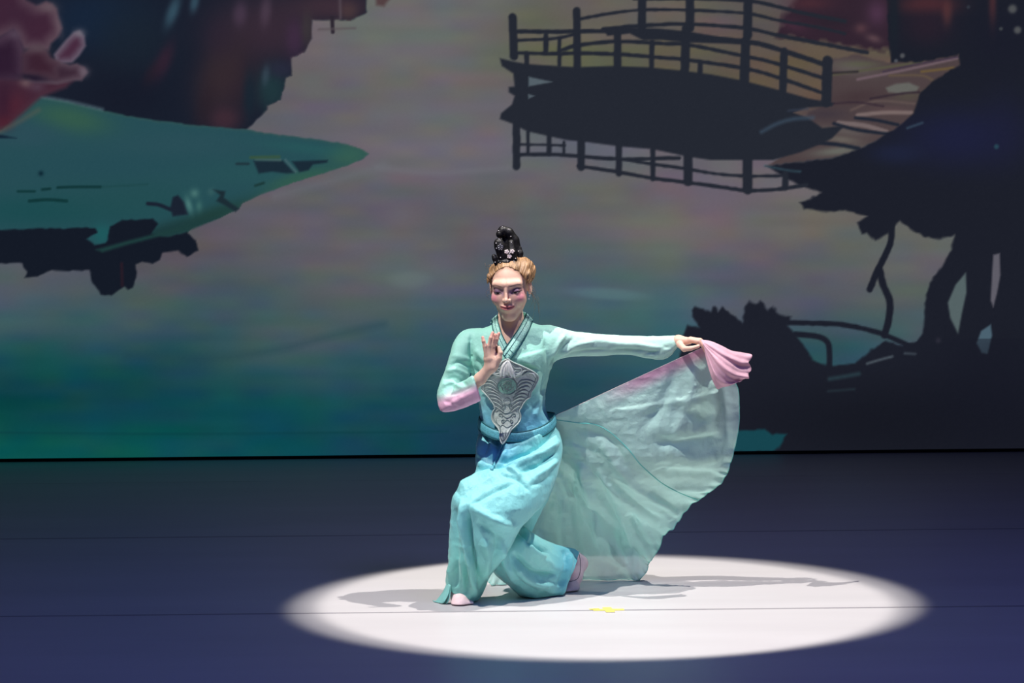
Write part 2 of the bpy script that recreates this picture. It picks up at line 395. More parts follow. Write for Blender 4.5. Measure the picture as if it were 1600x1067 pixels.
IMG = num / den[..., None]; WN1 = value_noise(7, 7, 21) + .5 * value_noise(17, 15, 22); WN2 = value_noise(7, 7, 23) + .5 * value_noise(15, 17, 24)
n1 = value_noise(70, 22, 1); n2 = value_noise(46, 18, 2); n3 = value_noise(150, 12, 3); n4 = value_noise(34, 26, 9)
IMG += (n1 * 9)[..., None] * np.array([1.0, -0.4, 0.7]) + (n2 * 8)[..., None] * np.array([0.7, 0.7, -0.6]) + (n3 * 3)[..., None] + (n4 * 6)[..., None] * np.array([-0.5, 0.4, 0.8])

def paint(poly, c, soft=1.6, edge=None, ew=12, alpha=1.0, spline=False, wob=0.0):
    p = catmull(poly, len(poly) * 6, True) if spline else np.asarray(poly, float)
    lo = p.min(0) - 6; hi = p.max(0) + 6
    j0, j1 = np.searchsorted(xs, (lo[0], hi[0])); i0, i1 = np.searchsorted(ys, (lo[1], hi[1]))
    if j1 <= j0 or i1 <= i0: return
    x = X[i0:i1, j0:j1]; y = Yp[i0:i1, j0:j1]
    if wob:
        x = x + 3.2 * wob * WN1[i0:i1, j0:j1]; y = y + 3.2 * wob * WN2[i0:i1, j0:j1]
    d, _ = seg_dist(x, y, np.vstack([p, p[:1]])); ins = inpoly(x, y, p); d = np.where(ins, d, -d)
    a = np.clip(0.5 + d / (2 * soft), 0, 1) * alpha
    col = np.broadcast_to(np.asarray(c, float), x.shape + (3,))
    if edge is not None: col = mixc(np.asarray(edge, float), col, smooth01(0, ew, d))
    I = IMG[i0:i1, j0:j1]; IMG[i0:i1, j0:j1] = I * (1 - a)[..., None] + col * a[..., None]
def line(pts, wdt, c, soft=1.3, alpha=1.0, wob=0.0):
    p = catmull(pts, len(pts) * 8) if len(pts) > 2 else np.asarray(pts, float)
    lo = p.min(0) - wdt - 5; hi = p.max(0) + wdt + 5
    j0, j1 = np.searchsorted(xs, (lo[0], hi[0])); i0, i1 = np.searchsorted(ys, (lo[1], hi[1]))
    if j1 <= j0 or i1 <= i0: return
    x = X[i0:i1, j0:j1]; y = Yp[i0:i1, j0:j1]
    d, _ = seg_dist(x, y, p); d = wdt / 2 - d + (1.8 * wob * WN1[i0:i1, j0:j1] if wob else 0)
    a = np.clip(0.5 + d / (2 * soft), 0, 1) * alpha
    I = IMG[i0:i1, j0:j1]; IMG[i0:i1, j0:j1] = I * (1 - a)[..., None] + np.asarray(c, float) * a[..., None]
def blob(cx, cy, rx, ry, c, alpha=1.0, ang=0.0, hard=1.0, clip=None):
    x = X - cx; y = Yp - cy; ca, sa = math.cos(ang), math.sin(ang)
    q = ((x * ca + y * sa) / rx) ** 2 + ((-x * sa + y * ca) / ry) ** 2
    a = np.exp(-q ** hard) * alpha
    if clip is not None: a = a * clip
    IMG[:] = IMG * (1 - a)[..., None] + np.asarray(c, float) * a[..., None]
def crop(pts, s, ox, oy): return [(a / s + ox, b / s + oy) for a, b in pts]

# pale streaks in the water
blob(950, 459, 62, 9, (88, 122, 126), 0.55, 0.07, 2); blob(640, 437, 34, 14, (104, 116, 120), 0.45, 0, 2)
line([(200, 556), (330, 560), (440, 545), (520, 524), (600, 506)], 9, (34, 66, 76), 6, 0.35)
line([(0, 676), (300, 678), (700, 674)], 2, (10, 58, 64), 2, 0.6)
line([(590, 262), (680, 270), (800, 262)], 6, (112, 112, 120), 5, 0.5)
line([(430, 306), (520, 282), (600, 258)], 10, (106, 110, 116), 7, 0.45)
# wooded hill
hill = [(-560,-620),(575,-620),(572,0),(572,20),(560,25),(547,33),(527,30),(500,32),(487,31),(487,60),(475,82),(455,91),(456,118),(446,122),(445,132),(438,156),(418,165),(418,171),(399,190),(384,203),(60,203),(-560,203)]
hclip = inpoly(X, Yp, hill).astype(float)
paint(hill, (24, 30, 44), 2, wob=0.7)
for b in [(150,30,90,50,(22,38,60),.8,0),(210,60,60,60,(26,36,48),.7,0),(420,45,95,60,(56,42,54),.9,0),(520,10,70,22,(62,46,56),.9,0),(355,130,48,64,(52,38,46),.8,.3),(345,110,30,60,(56,44,48),.5,.4),(255,98,12,34,(60,34,50),.6,.4),
          (235,118,10,22,(50,32,42),.5,.5),(425,140,26,36,(32,54,60),.95,0),(390,150,10,40,(24,38,50),.8,0),(440,108,22,14,(40,42,60),.8,0),(350,186,26,20,(62,42,52),.9,0),(270,18,9,26,(60,92,108),.7,.35),(304,4,7,16,(58,88,104),.7,.2),
          (375,22,11,20,(80,62,82),.6,.1),(415,18,9,24,(82,66,82),.6,.1),(415,118,6,16,(64,82,96),.5,.1),(345,60,26,30,(46,36,50),.5,0),(200,150,70,40,(22,26,40),.7,0),(460,60,14,30,(70,46,74),.5,0),(480,45,10,26,(66,62,60),.5,0),(545,18,14,14,(78,60,60),.6,0),(320,170,16,40,(42,32,40),.5,.2)]:
    blob(*b[:5], b[5], b[6], 1.3, hclip)
line([(519, 28), (520, 50)], 6, (44, 38, 48)); line([(498, 46), (555, 44)], 3, (88, 80, 84), 2, .8); line([(531, -5), (532, 28)], 4, (92, 82, 90), 2, .6)
paint([(586,-20),(628,-20),(604,4),(600,10),(588,8)], (82, 64, 66), 3)
# headland
land = [(60,150),(100,158),(150,170),(200,181),(250,189),(300,195),(384,202),(410,207),(460,213),(510,220),(545,226),(568,234),(576,240),(568,247),(545,258),(500,272),(450,288),(410,303),(380,317),(373,326),(345,340),(300,356),(292,364),(170,395),(0,395),(-560,395),(-560,190),(0,205)]
lclip = inpoly(X, Yp, land).astype(float)
paint(land, (38, 76, 84), 1.5, edge=(46, 80, 82), ew=6, wob=0.6)
for b in [(110,185,60,22,(54,92,72),.8,.2),(40,210,60,20,(46,76,88),.6,0),(60,330,160,26,(26,74,78),.8,0),(200,310,120,30,(34,76,80),.7,0),(400,270,120,20,(40,82,86),.6,0),(545,242,34,16,(58,96,78),.8,0),(470,278,60,12,(52,92,74),.7,-.3),(290,225,120,24,(44,78,88),.5,0),
          (330,338,70,14,(32,62,58),.95,-.35),(250,365,70,14,(28,56,58),.95,-.3),(170,260,160,20,(36,74,84),.5,0),(160,366,18,16,(28,92,94),.7,0),(480,232,70,10,(40,88,90),.6,.12)]:
    blob(*b[:5], b[5], b[6], 1.2, lclip)
line([(66, 151), (110, 159), (160, 171)], 4, (86, 108, 118), 3, .7)
pier = [(-560,358),(0,358.6),(149,356),(153,363),(135,374),(149,383),(165,380),(169,372),(171.5,354),(191,344),(239,342),(246,350),(236,366),(262,370),(292,363),(306,376),(309,391),(292,402),(284,396),(278,391),(253,395),(250,405),(239,412),(222,409),(212,413),(214,433),(208,450),(201,453),(194,447),(174,461),(157,460),(146,444),(139,422),(121,423),(81,422),(59,432),(39,433),(42,425),(34,411),(0,412),(-560,412)]
paint(pier, (20, 26, 38), 1.6, wob=0.7)
paint([(150,390),(200,376),(240,366),(292,350),(345,339),(300,358),(262,366),(200,382),(160,394)], (30, 60, 60), 2.5)
line([(190, 412), (191, 446)], 4, (46, 28, 38), 2, .8)
dk = (26, 34, 48)
line([(231, 318), (248, 320), (268, 328)], 6, dk); paint([(266,325),(270,308),(278,305),(288,316),(294,335),(270,338)], dk, 2)
blob(295, 320, 5, 13, (82, 128, 124), .8, -.3); blob(304, 302, 7, 7, (82, 126, 120), .7); blob(311, 322, 5, 9, (70, 116, 110), .6); blob(330, 300, 6, 6, (62, 100, 100), .5)
paint([(333,296),(352,299),(350,309),(362,318),(374,326),(368,331),(350,320),(338,314),(344,305)], (28, 44, 52), 1.8)
paint([(396,251),(442,251),(460,270),(448,271),(425,268),(404,271)], (26, 42, 54), 2); paint([(456,252),(512,250),(511,254),(489,257),(482,266),(468,269)], (26, 42, 54), 1.8)
line([(446, 250), (462, 268)], 3, (80, 104, 110), 2, .7); line([(400, 249), (438, 250)], 3, (88, 110, 104), 2, .6)
line([(370, 256), (388, 256)], 4, (32, 52, 60)); line([(392, 246), (436, 245)], 4, (56, 82, 60), 2); line([(399, 290), (412, 286)], 4, (28, 56, 56))
blob(64, 271, 4, 4, (12, 36, 48), .95); line([(90, 293), (120, 292), (157, 292)], 4, (16, 50, 52)); line([(66, 296), (78, 295)], 4, (16, 50, 52)); line([(28, 299), (54, 299)], 4, (18, 54, 56)); line([(160, 292), (230, 288)], 2, (28, 66, 68), 2, .7)
line([(46, 314), (75, 312), (104, 314)], 5, (16, 52, 54)); paint([(-30,208),(4,211),(26,216),(0,216),(-30,215)], (18, 36, 52), 2)
# pink blossom
paint([(-560,-620),(60,-620),(41,0),(56,8),(62,7),(72,2),(82,6),(89,14),(92,29),(97,44),(91,58),(80,68),(76,78),(37,76),(21,47),(0,58),(-560,58)], (62, 36, 54), 3, (88, 68, 80), 24)
paint([(-560,58),(0,57),(21,44),(31,56),(37,76),(36,124),(0,132),(-560,132)], (44, 27, 46), 4, (72, 54, 72), 26)
paint([(31,124),(115,126),(103,137),(82,145),(64,152),(24,186),(0,203),(-560,203),(-560,120)], (64, 36, 52), 4, (70, 44, 58), 14)
paint([(84,85),(103,62),(115,50),(124,48),(132,56),(134,72),(124,87),(113,98),(88,100)], (70, 42, 62), 2.5, (98, 86, 102), 15)
paint([(80,92),(109,101),(120,99),(132,105),(137,113),(128,126),(115,126),(90,132),(40,128)], (58, 38, 52), 2.5, (86, 70, 82), 15)
paint([(33,84),(47,73),(62,70),(74,78),(80,89),(92,98),(92,124),(60,124),(33,116)], (58, 34, 48), 4, (74, 54, 66), 20)
for b in [(20,20,40,30,(58,36,54),.6,0),(10,100,30,30,(46,28,48),.6,0),(20,165,22,18,(80,36,50),.7,-.6),(6,190,14,12,(84,34,46),.7,0),(52,122,22,6,(28,22,40),.9,.1),(40,130,10,7,(110,88,92),.7,.3),(6,160,12,30,(44,24,44),.5,0),(124,52,9,7,(116,110,122),.7,0),(130,112,9,8,(112,100,112),.7,0),(75,12,14,9,(106,92,98),.6,0),(92,40,6,18,(104,88,98),.5,-.2),(58,76,18,7,(92,78,86),.6,0),(22,54,10,8,(86,72,88),.6,0),(58,136,12,8,(88,72,88),.5,0),(100,112,18,10,(56,40,54),.5,0)]:
    blob(*b[:5], b[5], b[6])
line([(0, 205), (30, 190), (60, 172)], 6, (92, 90, 80), 4, .5)
# red thicket and brown bank behind the bridge
paint([(1214,57),(1225,24),(1247,-4),(1240,-620),(1420,-620),(1400,80),(1360,76),(1330,72),(1270,64)], (50, 36, 48), 5, wob=2.5)
for b in [(1265,5,34,10,(76,44,52),.7,0),(1240,40,22,8,(74,46,62),.6,.3),(1370,20,16,20,(84,56,80),.7,0),(1345,44,10,8,(100,68,74),.6,0),(1365,60,12,6,(110,84,88),.6,.3),(1300,34,30,10,(40,34,44),.6,0)]: blob(*b[:5], b[5], b[6])
paint([(1296,94),(1340,84),(1382,97),(1440,100),(1498,84),(1499,101),(1466,121),(1437,146),(1428,177),(1396,203),(1343,233),(1300,247),(1195,259),(1240,236),(1285,221),(1255,190),(1262,176),(1298,161)], (76, 64, 66), 2, wob=0.8)
for b in [(1330,105,40,12,(96,90,88),.8,.1),(1345,100,30,5,(88,92,70),.6,0),(1340,152,44,12,(66,52,56),.8,-.1),(1420,150,24,8,(82,78,66),.6,-.1),(1290,178,36,10,(62,54,62),.8,0),(1320,205,40,6,(98,92,90),.7,.15),(1390,172,30,6,(92,72,74),.6,0),(1310,236,40,7,(108,112,104),.8,-.1),(1315,218,30,6,(110,106,98),.7,.1)]: blob(*b[:5], b[5], b[6])
paint([(1384,137),(1400,131),(1420,129),(1436,136),(1432,143),(1405,146),(1388,144)], (98, 98, 94), 2)
for pts, ww, c in [([(1300,117),(1370,107),(1440,97)],4,(84,82,66)),([(1340,124),(1420,108),(1496,91)],4,(110,92,100)),([(1380,112),(1430,101),(1496,89)],2,(60,48,70)),([(1440,112),(1490,106)],4,(104,86,56)),([(1300,114),(1340,112)],3,(40,36,44)),([(1390,118),(1440,118),(1462,128)],4,(92,78,66)),([(1360,154),(1410,146),(1436,144)],3,(48,38,48)),
                   ([(1330,172),(1370,158),(1430,162)],4,(92,78,76)),([(1340,180),(1380,176),(1424,176)],6,(122,106,104)),([(1310,192),(1350,196),(1385,206)],7,(118,104,104)),([(1337,184),(1370,188),(1403,195)],5,dk),([(1303,193),(1340,203),(1386,209)],5,dk),([(1278,223),(1310,226),(1342,232)],6,dk),([(1300,162),(1340,160),(1380,166)],3,(54,42,52))]:
    line(pts, ww, c, 1.6, .9)
# dark trees on the right
DR = (28, 31, 42)
tree = [(1400,-620),(2200,-620),(2200,720),(1440,720),(1430,536),(1442,520),(1446,469),(1453,442),(1473,414),(1487,390),(1491,367),(1469,374),(1446,371),(1422,357),(1406,346),(1396,356),(1387,366),(1367,376),(1355,364),(1347,366),(1339,349),(1355,338),(1320,328),(1296,332),(1257,326),(1249,316),(1270,308),(1285,300),(1250,290),(1215,270),(1195,259),(1300,247),(1343,233),(1396,203),(1428,177),(1437,146),(1466,121),(1499,101),(1498,86),(1440,97),(1392,98),(1388,60),(1386,-10)]
tclip = inpoly(X, Yp, tree).astype(float)
paint(tree, DR, 2, wob=0.8)
for b in [(1450,8,46,16,(88,46,50),.8,0),(1450,40,40,30,(42,32,44),.8,0),(1500,215,90,46,(30,33,66),.7,0),(1400,240,40,16,(32,38,66),.6,0),(1551,10,6,34,(90,50,52),.8,0),(1480,20,8,20,(96,56,56),.6,0),(1570,200,40,60,(30,32,58),.5,0),(1397,30,8,60,(28,34,44),.9,0),(1540,640,90,90,(20,21,30),.7,0),(1560,60,60,60,(26,28,42),.6,0)]: blob(*b[:5], b[5], b[6], 1.2, tclip)
for x_, y_, r_, c in [(1582,14,7,(84,86,88)),(1590,47,6,(84,86,88)),(1564,45,3,(66,70,74)),(1557,229,4,(40,72,86)),(1410,87,4,(84,86,90)),(1400,95,3,(80,84,92)),(1513,11,3,(50,54,64)),(1557,698,5,(50,54,60))]: blob(x_, y_, r_, r_, c, .9, 0, 2)
line([(1195,259),(1230,266),(1250,268)], 3, (60, 92, 104), 2, .6); line([(1418,200),(1441,192)], 3, (58, 78, 96), 2, .8)
line([(1394,350),(1391,380),(1380,405),(1368,430),(1359,452)], 10, DR, wob=0.5); line([(1374,420),(1380,445),(1390,470),(1389,497),(1382,524)], 11, DR, wob=0.5)
line([(1230,504),(1272,505),(1312,507),(1351,514),(1387,525),(1420,540)], 8, DR, wob=0.6); line([(1243,522),(1278,526),(1293,535),(1296,552),(1296,574)], 9, DR)
ground = [(1068,522),(1074,508),(1093,510),(1085,500),(1081,485),(1086,479),(1099,481),(1110,488),(1113,479),(1117,479),(1122,487),(1128,479),(1139,488),(1160,505),(1164,479),(1170,470),(1181,474),(1188,470),(1195,479),(1199,486),(1207,479),(1217,490),(1236,495),(1231,508),(1241,521),(1254,537),(1270,561),(1283,568),(1301,571),(1312,570),(1335,568),(1359,548),(1383,532),(1410,540),(1442,530),(2200,530),(2200,722),(1060,722),(1056,600)]
paint(ground, (29, 32, 43), 2, wob=0.9)
paint([(1509,426),(1493,445),(1481,473),(1485,497),(1497,521),(1503,489),(1510,457)], (84, 98, 100), 1.8); paint([(1552,398),(1562,396),(1563,430),(1558,457),(1552,480),(1548,469),(1550,430)], (94, 92, 102), 1.6); paint([(1548,507),(1550,524),(1543,553),(1534,551),(1526,536),(1533,517)], (74, 96, 110), 1.6)
gclip = inpoly(X, Yp, ground).astype(float)
for b in [(1450,660,330,70,(21,23,32),.85,0),(1560,600,120,120,(22,24,36),.6,0)]: blob(*b[:5], b[5], b[6], 1.2, gclip)
paint([(1040,684),(1154,673),(1194,671),(1207,679),(1229,678),(1217,700),(1207,705),(1040,707)], (22, 68, 78), 2, wob=0.8)
line([(1296,592),(1320,588),(1342,584)], 5, (44, 66, 74), 3, .8); line([(1294,611),(1335,608)], 3, (40, 54, 62), 2, .7); line([(1355,568),(1375,562),(1394,557)], 3, (92, 104, 112), 2, .8); line([(1414,552),(1430,553)], 3, (70, 80, 90), 2, .8); blob(1466, 532, 4, 4, (46, 46, 58), .9)
# footbridge and its reflection
DB = (36, 40, 50)
deck = [(781,91),(802,96),(823,100),(900,105),(956,103),(1012,105),(1064,110),(1110,116),(1162,126),(1215,140),(1264,154),(1303,161),(1300,166),(1262,168),(1240,176),(1262,184),(1285,200),(1320,196),(1300,216),(1285,224),(1250,238),(1208,250),(1110,250),(1075,245),(1057,241),(1019,233),(970,229),(917,222),(886,219),(854,212),(823,205),(800,193),(781,186),(783,177),(800,163),(804,150),(795,144),(795,136),(804,135),(802,115),(784,103)]
paint(deck, DB, 1.8)
paint([(826,120),(863,128),(826,135)], (84, 96, 104), 1.5); paint([(825,147),(835,150),(826,154)], (84, 96, 104), 1.5)
line([(1190,206),(1215,193),(1240,186),(1270,184)], 5, (62, 80, 98), 3, .7); line([(1232,173),(1262,170)], 3, (58, 66, 84), 2, .6)
paint(crop([(520,132),(640,122),(780,128),(900,140),(1050,166),(1160,182),(1160,200),(1050,194),(900,190),(780,178),(700,180),(640,150),(540,160)], 2.857, 760, 0), DB, 1.5)
T2 = lambda pts: crop(pts, 2.857, 760, 0)
for pts, ww in [([(801,27),(803,88)],13),([(901,17),(902,104)],12),([(965,50),(965,104)],12),([(1019,66),(1018,105)],8),([(1072,45),(1070,111)],14),([(1094,99),(1094,115)],8),([(1165,65),(1163,126)],15),([(1225,80),(1223,142)],12),([(1293,95),(1291,160)],16),([(853,55),(853,82)],8),([(874,60),(874,102)],6),([(823,84),(823,100)],8),
                ([(1003,-30),(1003,43)],13),([(1078,-30),(1078,43)],14),([(1169,-30),(1168,56)],14),([(807,195),(807,260)],12),([(825,206),(825,238)],5),([(858,213),(858,240)],8),([(881,222),(881,240)],4),([(908,217),(908,261)],12),([(967,228),(967,271)],10),([(1020,233),(1020,279)],8),([(1075,244),(1075,284)],14),([(1168,244),(1168,296)],15),([(1227,272),(1227,293)],10),([(1240,20),(1282,70)],1)]:
    if ww > 1: line(pts, ww, DB, 1.4, wob=0.4)
for pts, ww in [([(140,140),(300,142),(400,140),(560,138)],7),([(1000,172),(1200,192),(1350,235),(1510,288)],8),([(140,180),(300,172),(400,152)],5),([(330,225),(420,200),(600,185),(800,195),(900,200),(1150,250),(1300,285),(1500,348)],6),([(140,236),(300,240),(420,238),(600,243),(750,255),(900,268),(1150,305),(1300,345),(1500,415)],6),
                ([(400,88),(540,62),(690,45),(900,45),(1160,60),(1300,90),(1460,118),(1600,150)],5),([(520,130),(700,114),(900,108),(1150,125),(1290,155),(1470,190),(1700,235)],6),([(660,-6),(900,-6),(1160,3),(1300,30),(1420,60),(1600,95)],6),([(150,690),(300,690),(420,698),(600,710),(860,705)],6),([(150,645),(280,647),(350,650)],4),([(610,712),(760,735),(900,755),(1020,775),(1150,785),(1320,785)],5),([(410,740),(600,770),(740,795),(900,815),(1050,835),(1160,850),(1300,845),(1430,825)],6)]:
    line(T2(pts), ww, DB, 1.3, wob=0.5)
IMG += (rng.random(IMG.shape[:2]) - 0.5)[..., None] * 1.6
SG = lin(np.clip(IMG, 3, 255))
V = P(X.ravel(), Yp.ravel(), np.full(X.size, YS)); nr, nc = X.shape
ii = np.arange(nr * nc).reshape(nr, nc)
Q = np.stack([ii[1:, :-1], ii[1:, 1:], ii[:-1, 1:], ii[:-1, :-1]], -1).reshape(-1, 4)
def screen_mat():
    m = bpy.data.materials.new('screen_picture'); m.use_nodes = True; nt = m.node_tree; b = nt.nodes['Principled BSDF']
    a = nt.nodes.new('ShaderNodeAttribute'); a.attribute_name = 'Col'
    b.inputs['Base Color'].default_value = (0.004, 0.004, 0.005, 1); b.inputs['Specular IOR Level'].default_value = 0.05; b.inputs['Roughness'].default_value = 0.8
    nt.links.new(a.outputs['Color'], b.inputs['Emission Color']); b.inputs['Emission Strength'].default_value = 1.0
    return m
sc_root = bpy.data.objects.new('stage_screen', None); COL.objects.link(sc_root)
zb = float(P(800, 716, YS)[2]); sc_root.location = (0, YS, 0)
tag(sc_root, 'huge glowing screen behind the stage showing a painted lake, footbridge and trees', 'screen')
me = bpy.data.meshes.new('picture'); Vl = V - np.array([0, YS, 0]); me.vertices.add(len(Vl)); me.vertices.foreach_set('co', Vl.ravel())
me.loops.add(Q.size); me.loops.foreach_set('vertex_index', Q.ravel().astype(np.int32)); me.polygons.add(len(Q))
me.polygons.foreach_set('loop_start', np.arange(0, Q.size, 4, dtype=np.int32)); me.update(calc_edges=True)
ca_ = me.color_attributes.new('Col', 'FLOAT_COLOR', 'POINT'); c4 = np.ones((len(Vl), 4)); c4[:, :3] = SG.reshape(-1, 3); ca_.data.foreach_set('color', c4.ravel())
me.materials.append(screen_mat()); so = bpy.data.objects.new('picture', me); COL.objects.link(so); so.parent = sc_root
x0, x1 = V[:, 0].min(), V[:, 0].max(); z1 = V[:, 2].max()
mesh_obj('housing', *box(x0 - .02, x1 + .02, 0.012, 0.10, 0.0, z1 + .02), M_TRIM, sc_root, smooth=False)
mesh_obj('bottom_rail', *box(x0, x1, -0.02, 0.011, 0.0, 0.016), M_TRIM, sc_root, smooth=False)

# ------------------------------------------------------------------ the dancer
O = P(800, 945, 0.12); O[2] = 0.0
who = bpy.data.objects.new('person', None); COL.objects.link(who); who.location = O
tag(who, 'dancer in aqua costume in a low lunge, holding her skirt out', 'person')
def part(name, V, Fc, material, parent=None, col=None, smooth=True):
    return mesh_obj(name, V, Fc, material, parent or who, O, smooth, col)
AQ = lin((152, 224, 212)); AQ_D = lin((104, 198, 208)); AQ_P = lin((196, 232, 222)); PK = lin((232, 178, 208)); BL = lin((72, 160, 204))

# ---- head frame
HC = P(797, 449.5, 0.145)
def rot(yaw, pitch, roll):
    return (Matrix.Rotation(yaw, 3, 'Z') @ Matrix.Rotation(pitch, 3, 'X') @ Matrix.Rotation(roll, 3, 'Y'))
HR = np.array(rot(-0.16, 0.24, -0.03))
def tolocal(p): return (p - HC) @ HR
def toworld(p): return np.asarray(p) @ HR.T + HC
def head_sdf(q):
    x = np.abs(q[:, 0]); qs = np.column_stack([x, q[:, 1], q[:, 2]])
    d = s_ell(q, (0, .018, .034), (.069, .088, .076))
    d = smin(d, s_ell(q, (0, -.022, -.022), (.0555, .070, .080)), .03)
    d = smin(d, s_cone(q, (0, -.045, -.068), (0, -.063, -.086), .031, .018), .03)
    d = smin(d, s_cone(qs, (.037, .0, -.045), (.009, -.060, -.088), .017, .012), .025)
    d = smin(d, s_ell(qs, (.036, -.056, -.022), (.026, .026, .024)), .02)
    d = smin(d, s_cone(qs, (.010, -.078, .034), (.044, -.060, .032), .0108, .010), .018)
    d = smax(d, -s_ell(qs, (.0325, -.103, .010), (.023, .022, .013)), .010)
    d = smin(d, s_ell(qs, (.0325, -.0680, .0070), (.0158, .0155, .0110)), .005)
    d = smin(d, s_cone(q, (0, -.086, .018), (0, -.105, -.016), .0048, .0065), .009)
    d = smin(d, s_sphere(q, np.array([0, -.106, -.018]), .0076), .006)
    d = smin(d, s_sphere(qs, np.array([.0092, -.094, -.021]), .0062), .005)
    d = smin(d, s_ell(q, (0, -.080, -.050), (.026, .015, .018)), .014)
    zc = -.048 + 4.5 * x * x
    q2 = np.column_stack([x, q[:, 1] - 17 * x * x, q[:, 2] - (zc + .048)])
    d = smin(d, s_ell(q2, (0, -.0955, -.0435), (.026, .0066, .0036)), .003)
    d = smin(d, s_ell(q2, (0, -.0945, -.0535), (.0215, .0072, .0048)), .003)
    d = smax(d, -s_ell(q2, (0, -.1055, -.0480), (.026, .008, .0012)), .0015)
    e = s_ell(qs - np.array([.0, 0, 0]), (.0705, .012, -.002), (.0085, .017, .030))
    e = smax(e, -s_ell(qs, (.080, .008, .0), (.006, .009, .018)), .004)
    d = smin(d, e, .006)
    return d
# ---- hands: points as the photograph shows them
def H(*a): return [P(x, y, z) for x, y, z in a]
rh_f = [(H((760, 555, -.030), (757.5, 541, -.034), (755.5, 533, -.036), (754.3, 527, -.034)), (.0085, .0075, .0065, .0052)),
        (H((765, 552, -.022), (764.5, 540, -.030), (767, 528, -.034), (770, 520, -.030)), (.0090, .0082, .0070, .0056)),
        (H((769, 553, -.010), (769.5, 541, -.016), (772, 530, -.018), (774, 523, -.016)), (.0090, .0084, .0072, .0058)),
        (H((773, 556, .002), (772, 543, -.006), (776, 530, -.012), (779.6, 521, -.012)), (.0090, .0084, .0072, .0058)),
        (H((772, 569, -.012), (780, 559, -.020), (781.8, 551, -.022), (779.5, 543, -.018)), (.0130, .0105, .0085, .0062))]
def hand_r(p):
    d = chain(p, H((703, 622, .11), (722, 619, .06), (738, 604, .015), (750, 592, -.002), (765, 575, -.015)), (.014, .016, .019, .0215, .0190), .01)
    d = smin(d, chain(p, H((766, 573, -.015), (763, 560, -.022), (762, 547, -.026)), (.020, .017, .012)), .012)
    d = smin(d, chain(p, H((768, 573, -.012), (770, 560, -.010), (770, 548, -.008)), (.020, .017, .012)), .012)
    d = smin(d, chain(p, H((773, 569, -.012), (779, 561, -.018)), (.016, .012)), .010)
    for pts, rs in rh_f: d = smin(d, chain(p, pts, rs, .003), .0035)
    d = smax(d, -s_ell((p - P(774, 553, -.036)), (0, 0, 0), (.010, .012, .016)), .008)
    return d
lh_f = [(H((1078, 531, .17), (1090, 533.5, .155), (1099, 540, .155), (1102, 548, .165)), (.0100, .0090, .0078, .0065)),
        (H((1079, 530, .19), (1093, 532, .18), (1103, 538, .18), (1106, 546, .185)), (.0100, .0090, .0078, .0065)),
        (H((1079, 530, .21), (1094, 532, .205), (1104, 538, .205), (1107, 546, .205)), (.0098, .0088, .0076, .0064)),
        (H((1077, 532, .23), (1090, 534, .23), (1099, 540, .23), (1101, 547, .225)), (.0088, .0078, .0068, .0058)),
        (H((1062, 538, .175), (1069, 545, .150), (1079, 544.5, .140), (1091, 541, .148)), (.0130, .0108, .0085, .0066))]
def hand_l(p):
    d = chain(p, H((962, 540, .26), (1010, 538, .24), (1045, 535, .215), (1061, 533, .205)), (.020, .018, .016, .0195), .01)
    d = smin(d, chain(p, H((1060, 533, .20), (1077, 532.5, .175)), (.0205, .013)), .012)
    d = smin(d, chain(p, H((1060, 533, .215), (1077, 532.5, .215)), (.0195, .013)), .012)
    for pts, rs in lh_f: d = smin(d, chain(p, pts, rs, .003), .004)
    return d
def body_sdf(p):
    d = chain(p, H((798, 474, .185), (798, 500, .182), (797, 545, .185)), (.043, .044, .064), .02)
    d = smin(d, chain(p, H((740, 537, .22), (797, 526, .205), (858, 535, .22)), (.026, .045, .026), .02), .02)
    d = smin(d, chain(p, H((797, 555, .215), (800, 600, .225), (803, 655, .23), (808, 690, .24)), (.080, .075, .070, .075), .03), .03)
    d = smin(d, chain(p, H((735, 542, .215), (703, 612, .14)), (.026, .024)), .02)
    d = smin(d, chain(p, H((862, 539, .22), (962, 540, .26)), (.026, .022)), .02)
    d = smin(d, chain(p, H((790, 712, .21), (742, 786, .02), (722, 915, .08)), (.060, .036, .026), .02), .02)
    d = smin(d, chain(p, H((824, 712, .27), (796, 872, .17), (888, 888, .34)), (.055, .030, .020), .02), .02)
    return d
bits = []
bits.append(snets(lambda p: smin(smin(body_sdf(p), hand_r(p), .012), hand_l(p), .012), P(670, 955, -.14) * [1, 0, 0] + [0, -.14, .005], [P(1040, 500, .2)[0], .48, P(800, 488, .2)[2]], .009))
bits.append(snets(lambda p: smin(head_sdf(tolocal(p)), body_sdf(p), .014), [P(740, 500, .1)[0], .0, P(800, 556, .15)[2]], [P(850, 500, .1)[0], .30, P(800, 396, .1)[2]], .0018))
bits.append(snets(hand_r, P(735, 618, 0) * [1, 0, 1] + [0, -.075, 0], P(790, 510, 0) * [1, 0, 1] + [0, .075, 0], .0016))
bits.append(snets(hand_l, P(1036, 560, 0) * [1, 0, 1] + [0, .11, 0], P(1115, 515, 0) * [1, 0, 1] + [0, .28, 0], .0018))
BV, BF = cat_meshes(bits)
q = tolocal(BV); x = np.abs(q[:, 0]); y = q[:, 1]; z = q[:, 2]
SK = lin((238, 196, 174)); col = np.tile(SK, (len(BV), 1))
hd = (np.linalg.norm(q, axis=1) < .16) & (y < -.02)
def dab(c, wgt):
    global col
    wgt = np.where(hd, np.clip(wgt, 0, 1), 0); col = mixc(col, np.asarray(c), wgt)
g2 = lambda cx, cz, rx, rz, h=1.0: np.exp(-(((x - cx) / rx) ** 2 + ((z - cz) / rz) ** 2) ** h)
dab(lin((226, 138, 158)), 0.85 * g2(.050, -.014, .018, .018))                        # rouge
dab(lin((80, 54, 92)), 0.94 * g2(.035, .012, .021, .011, 1.5))                     # purple eye make-up, darkened to paint in the brow's shade
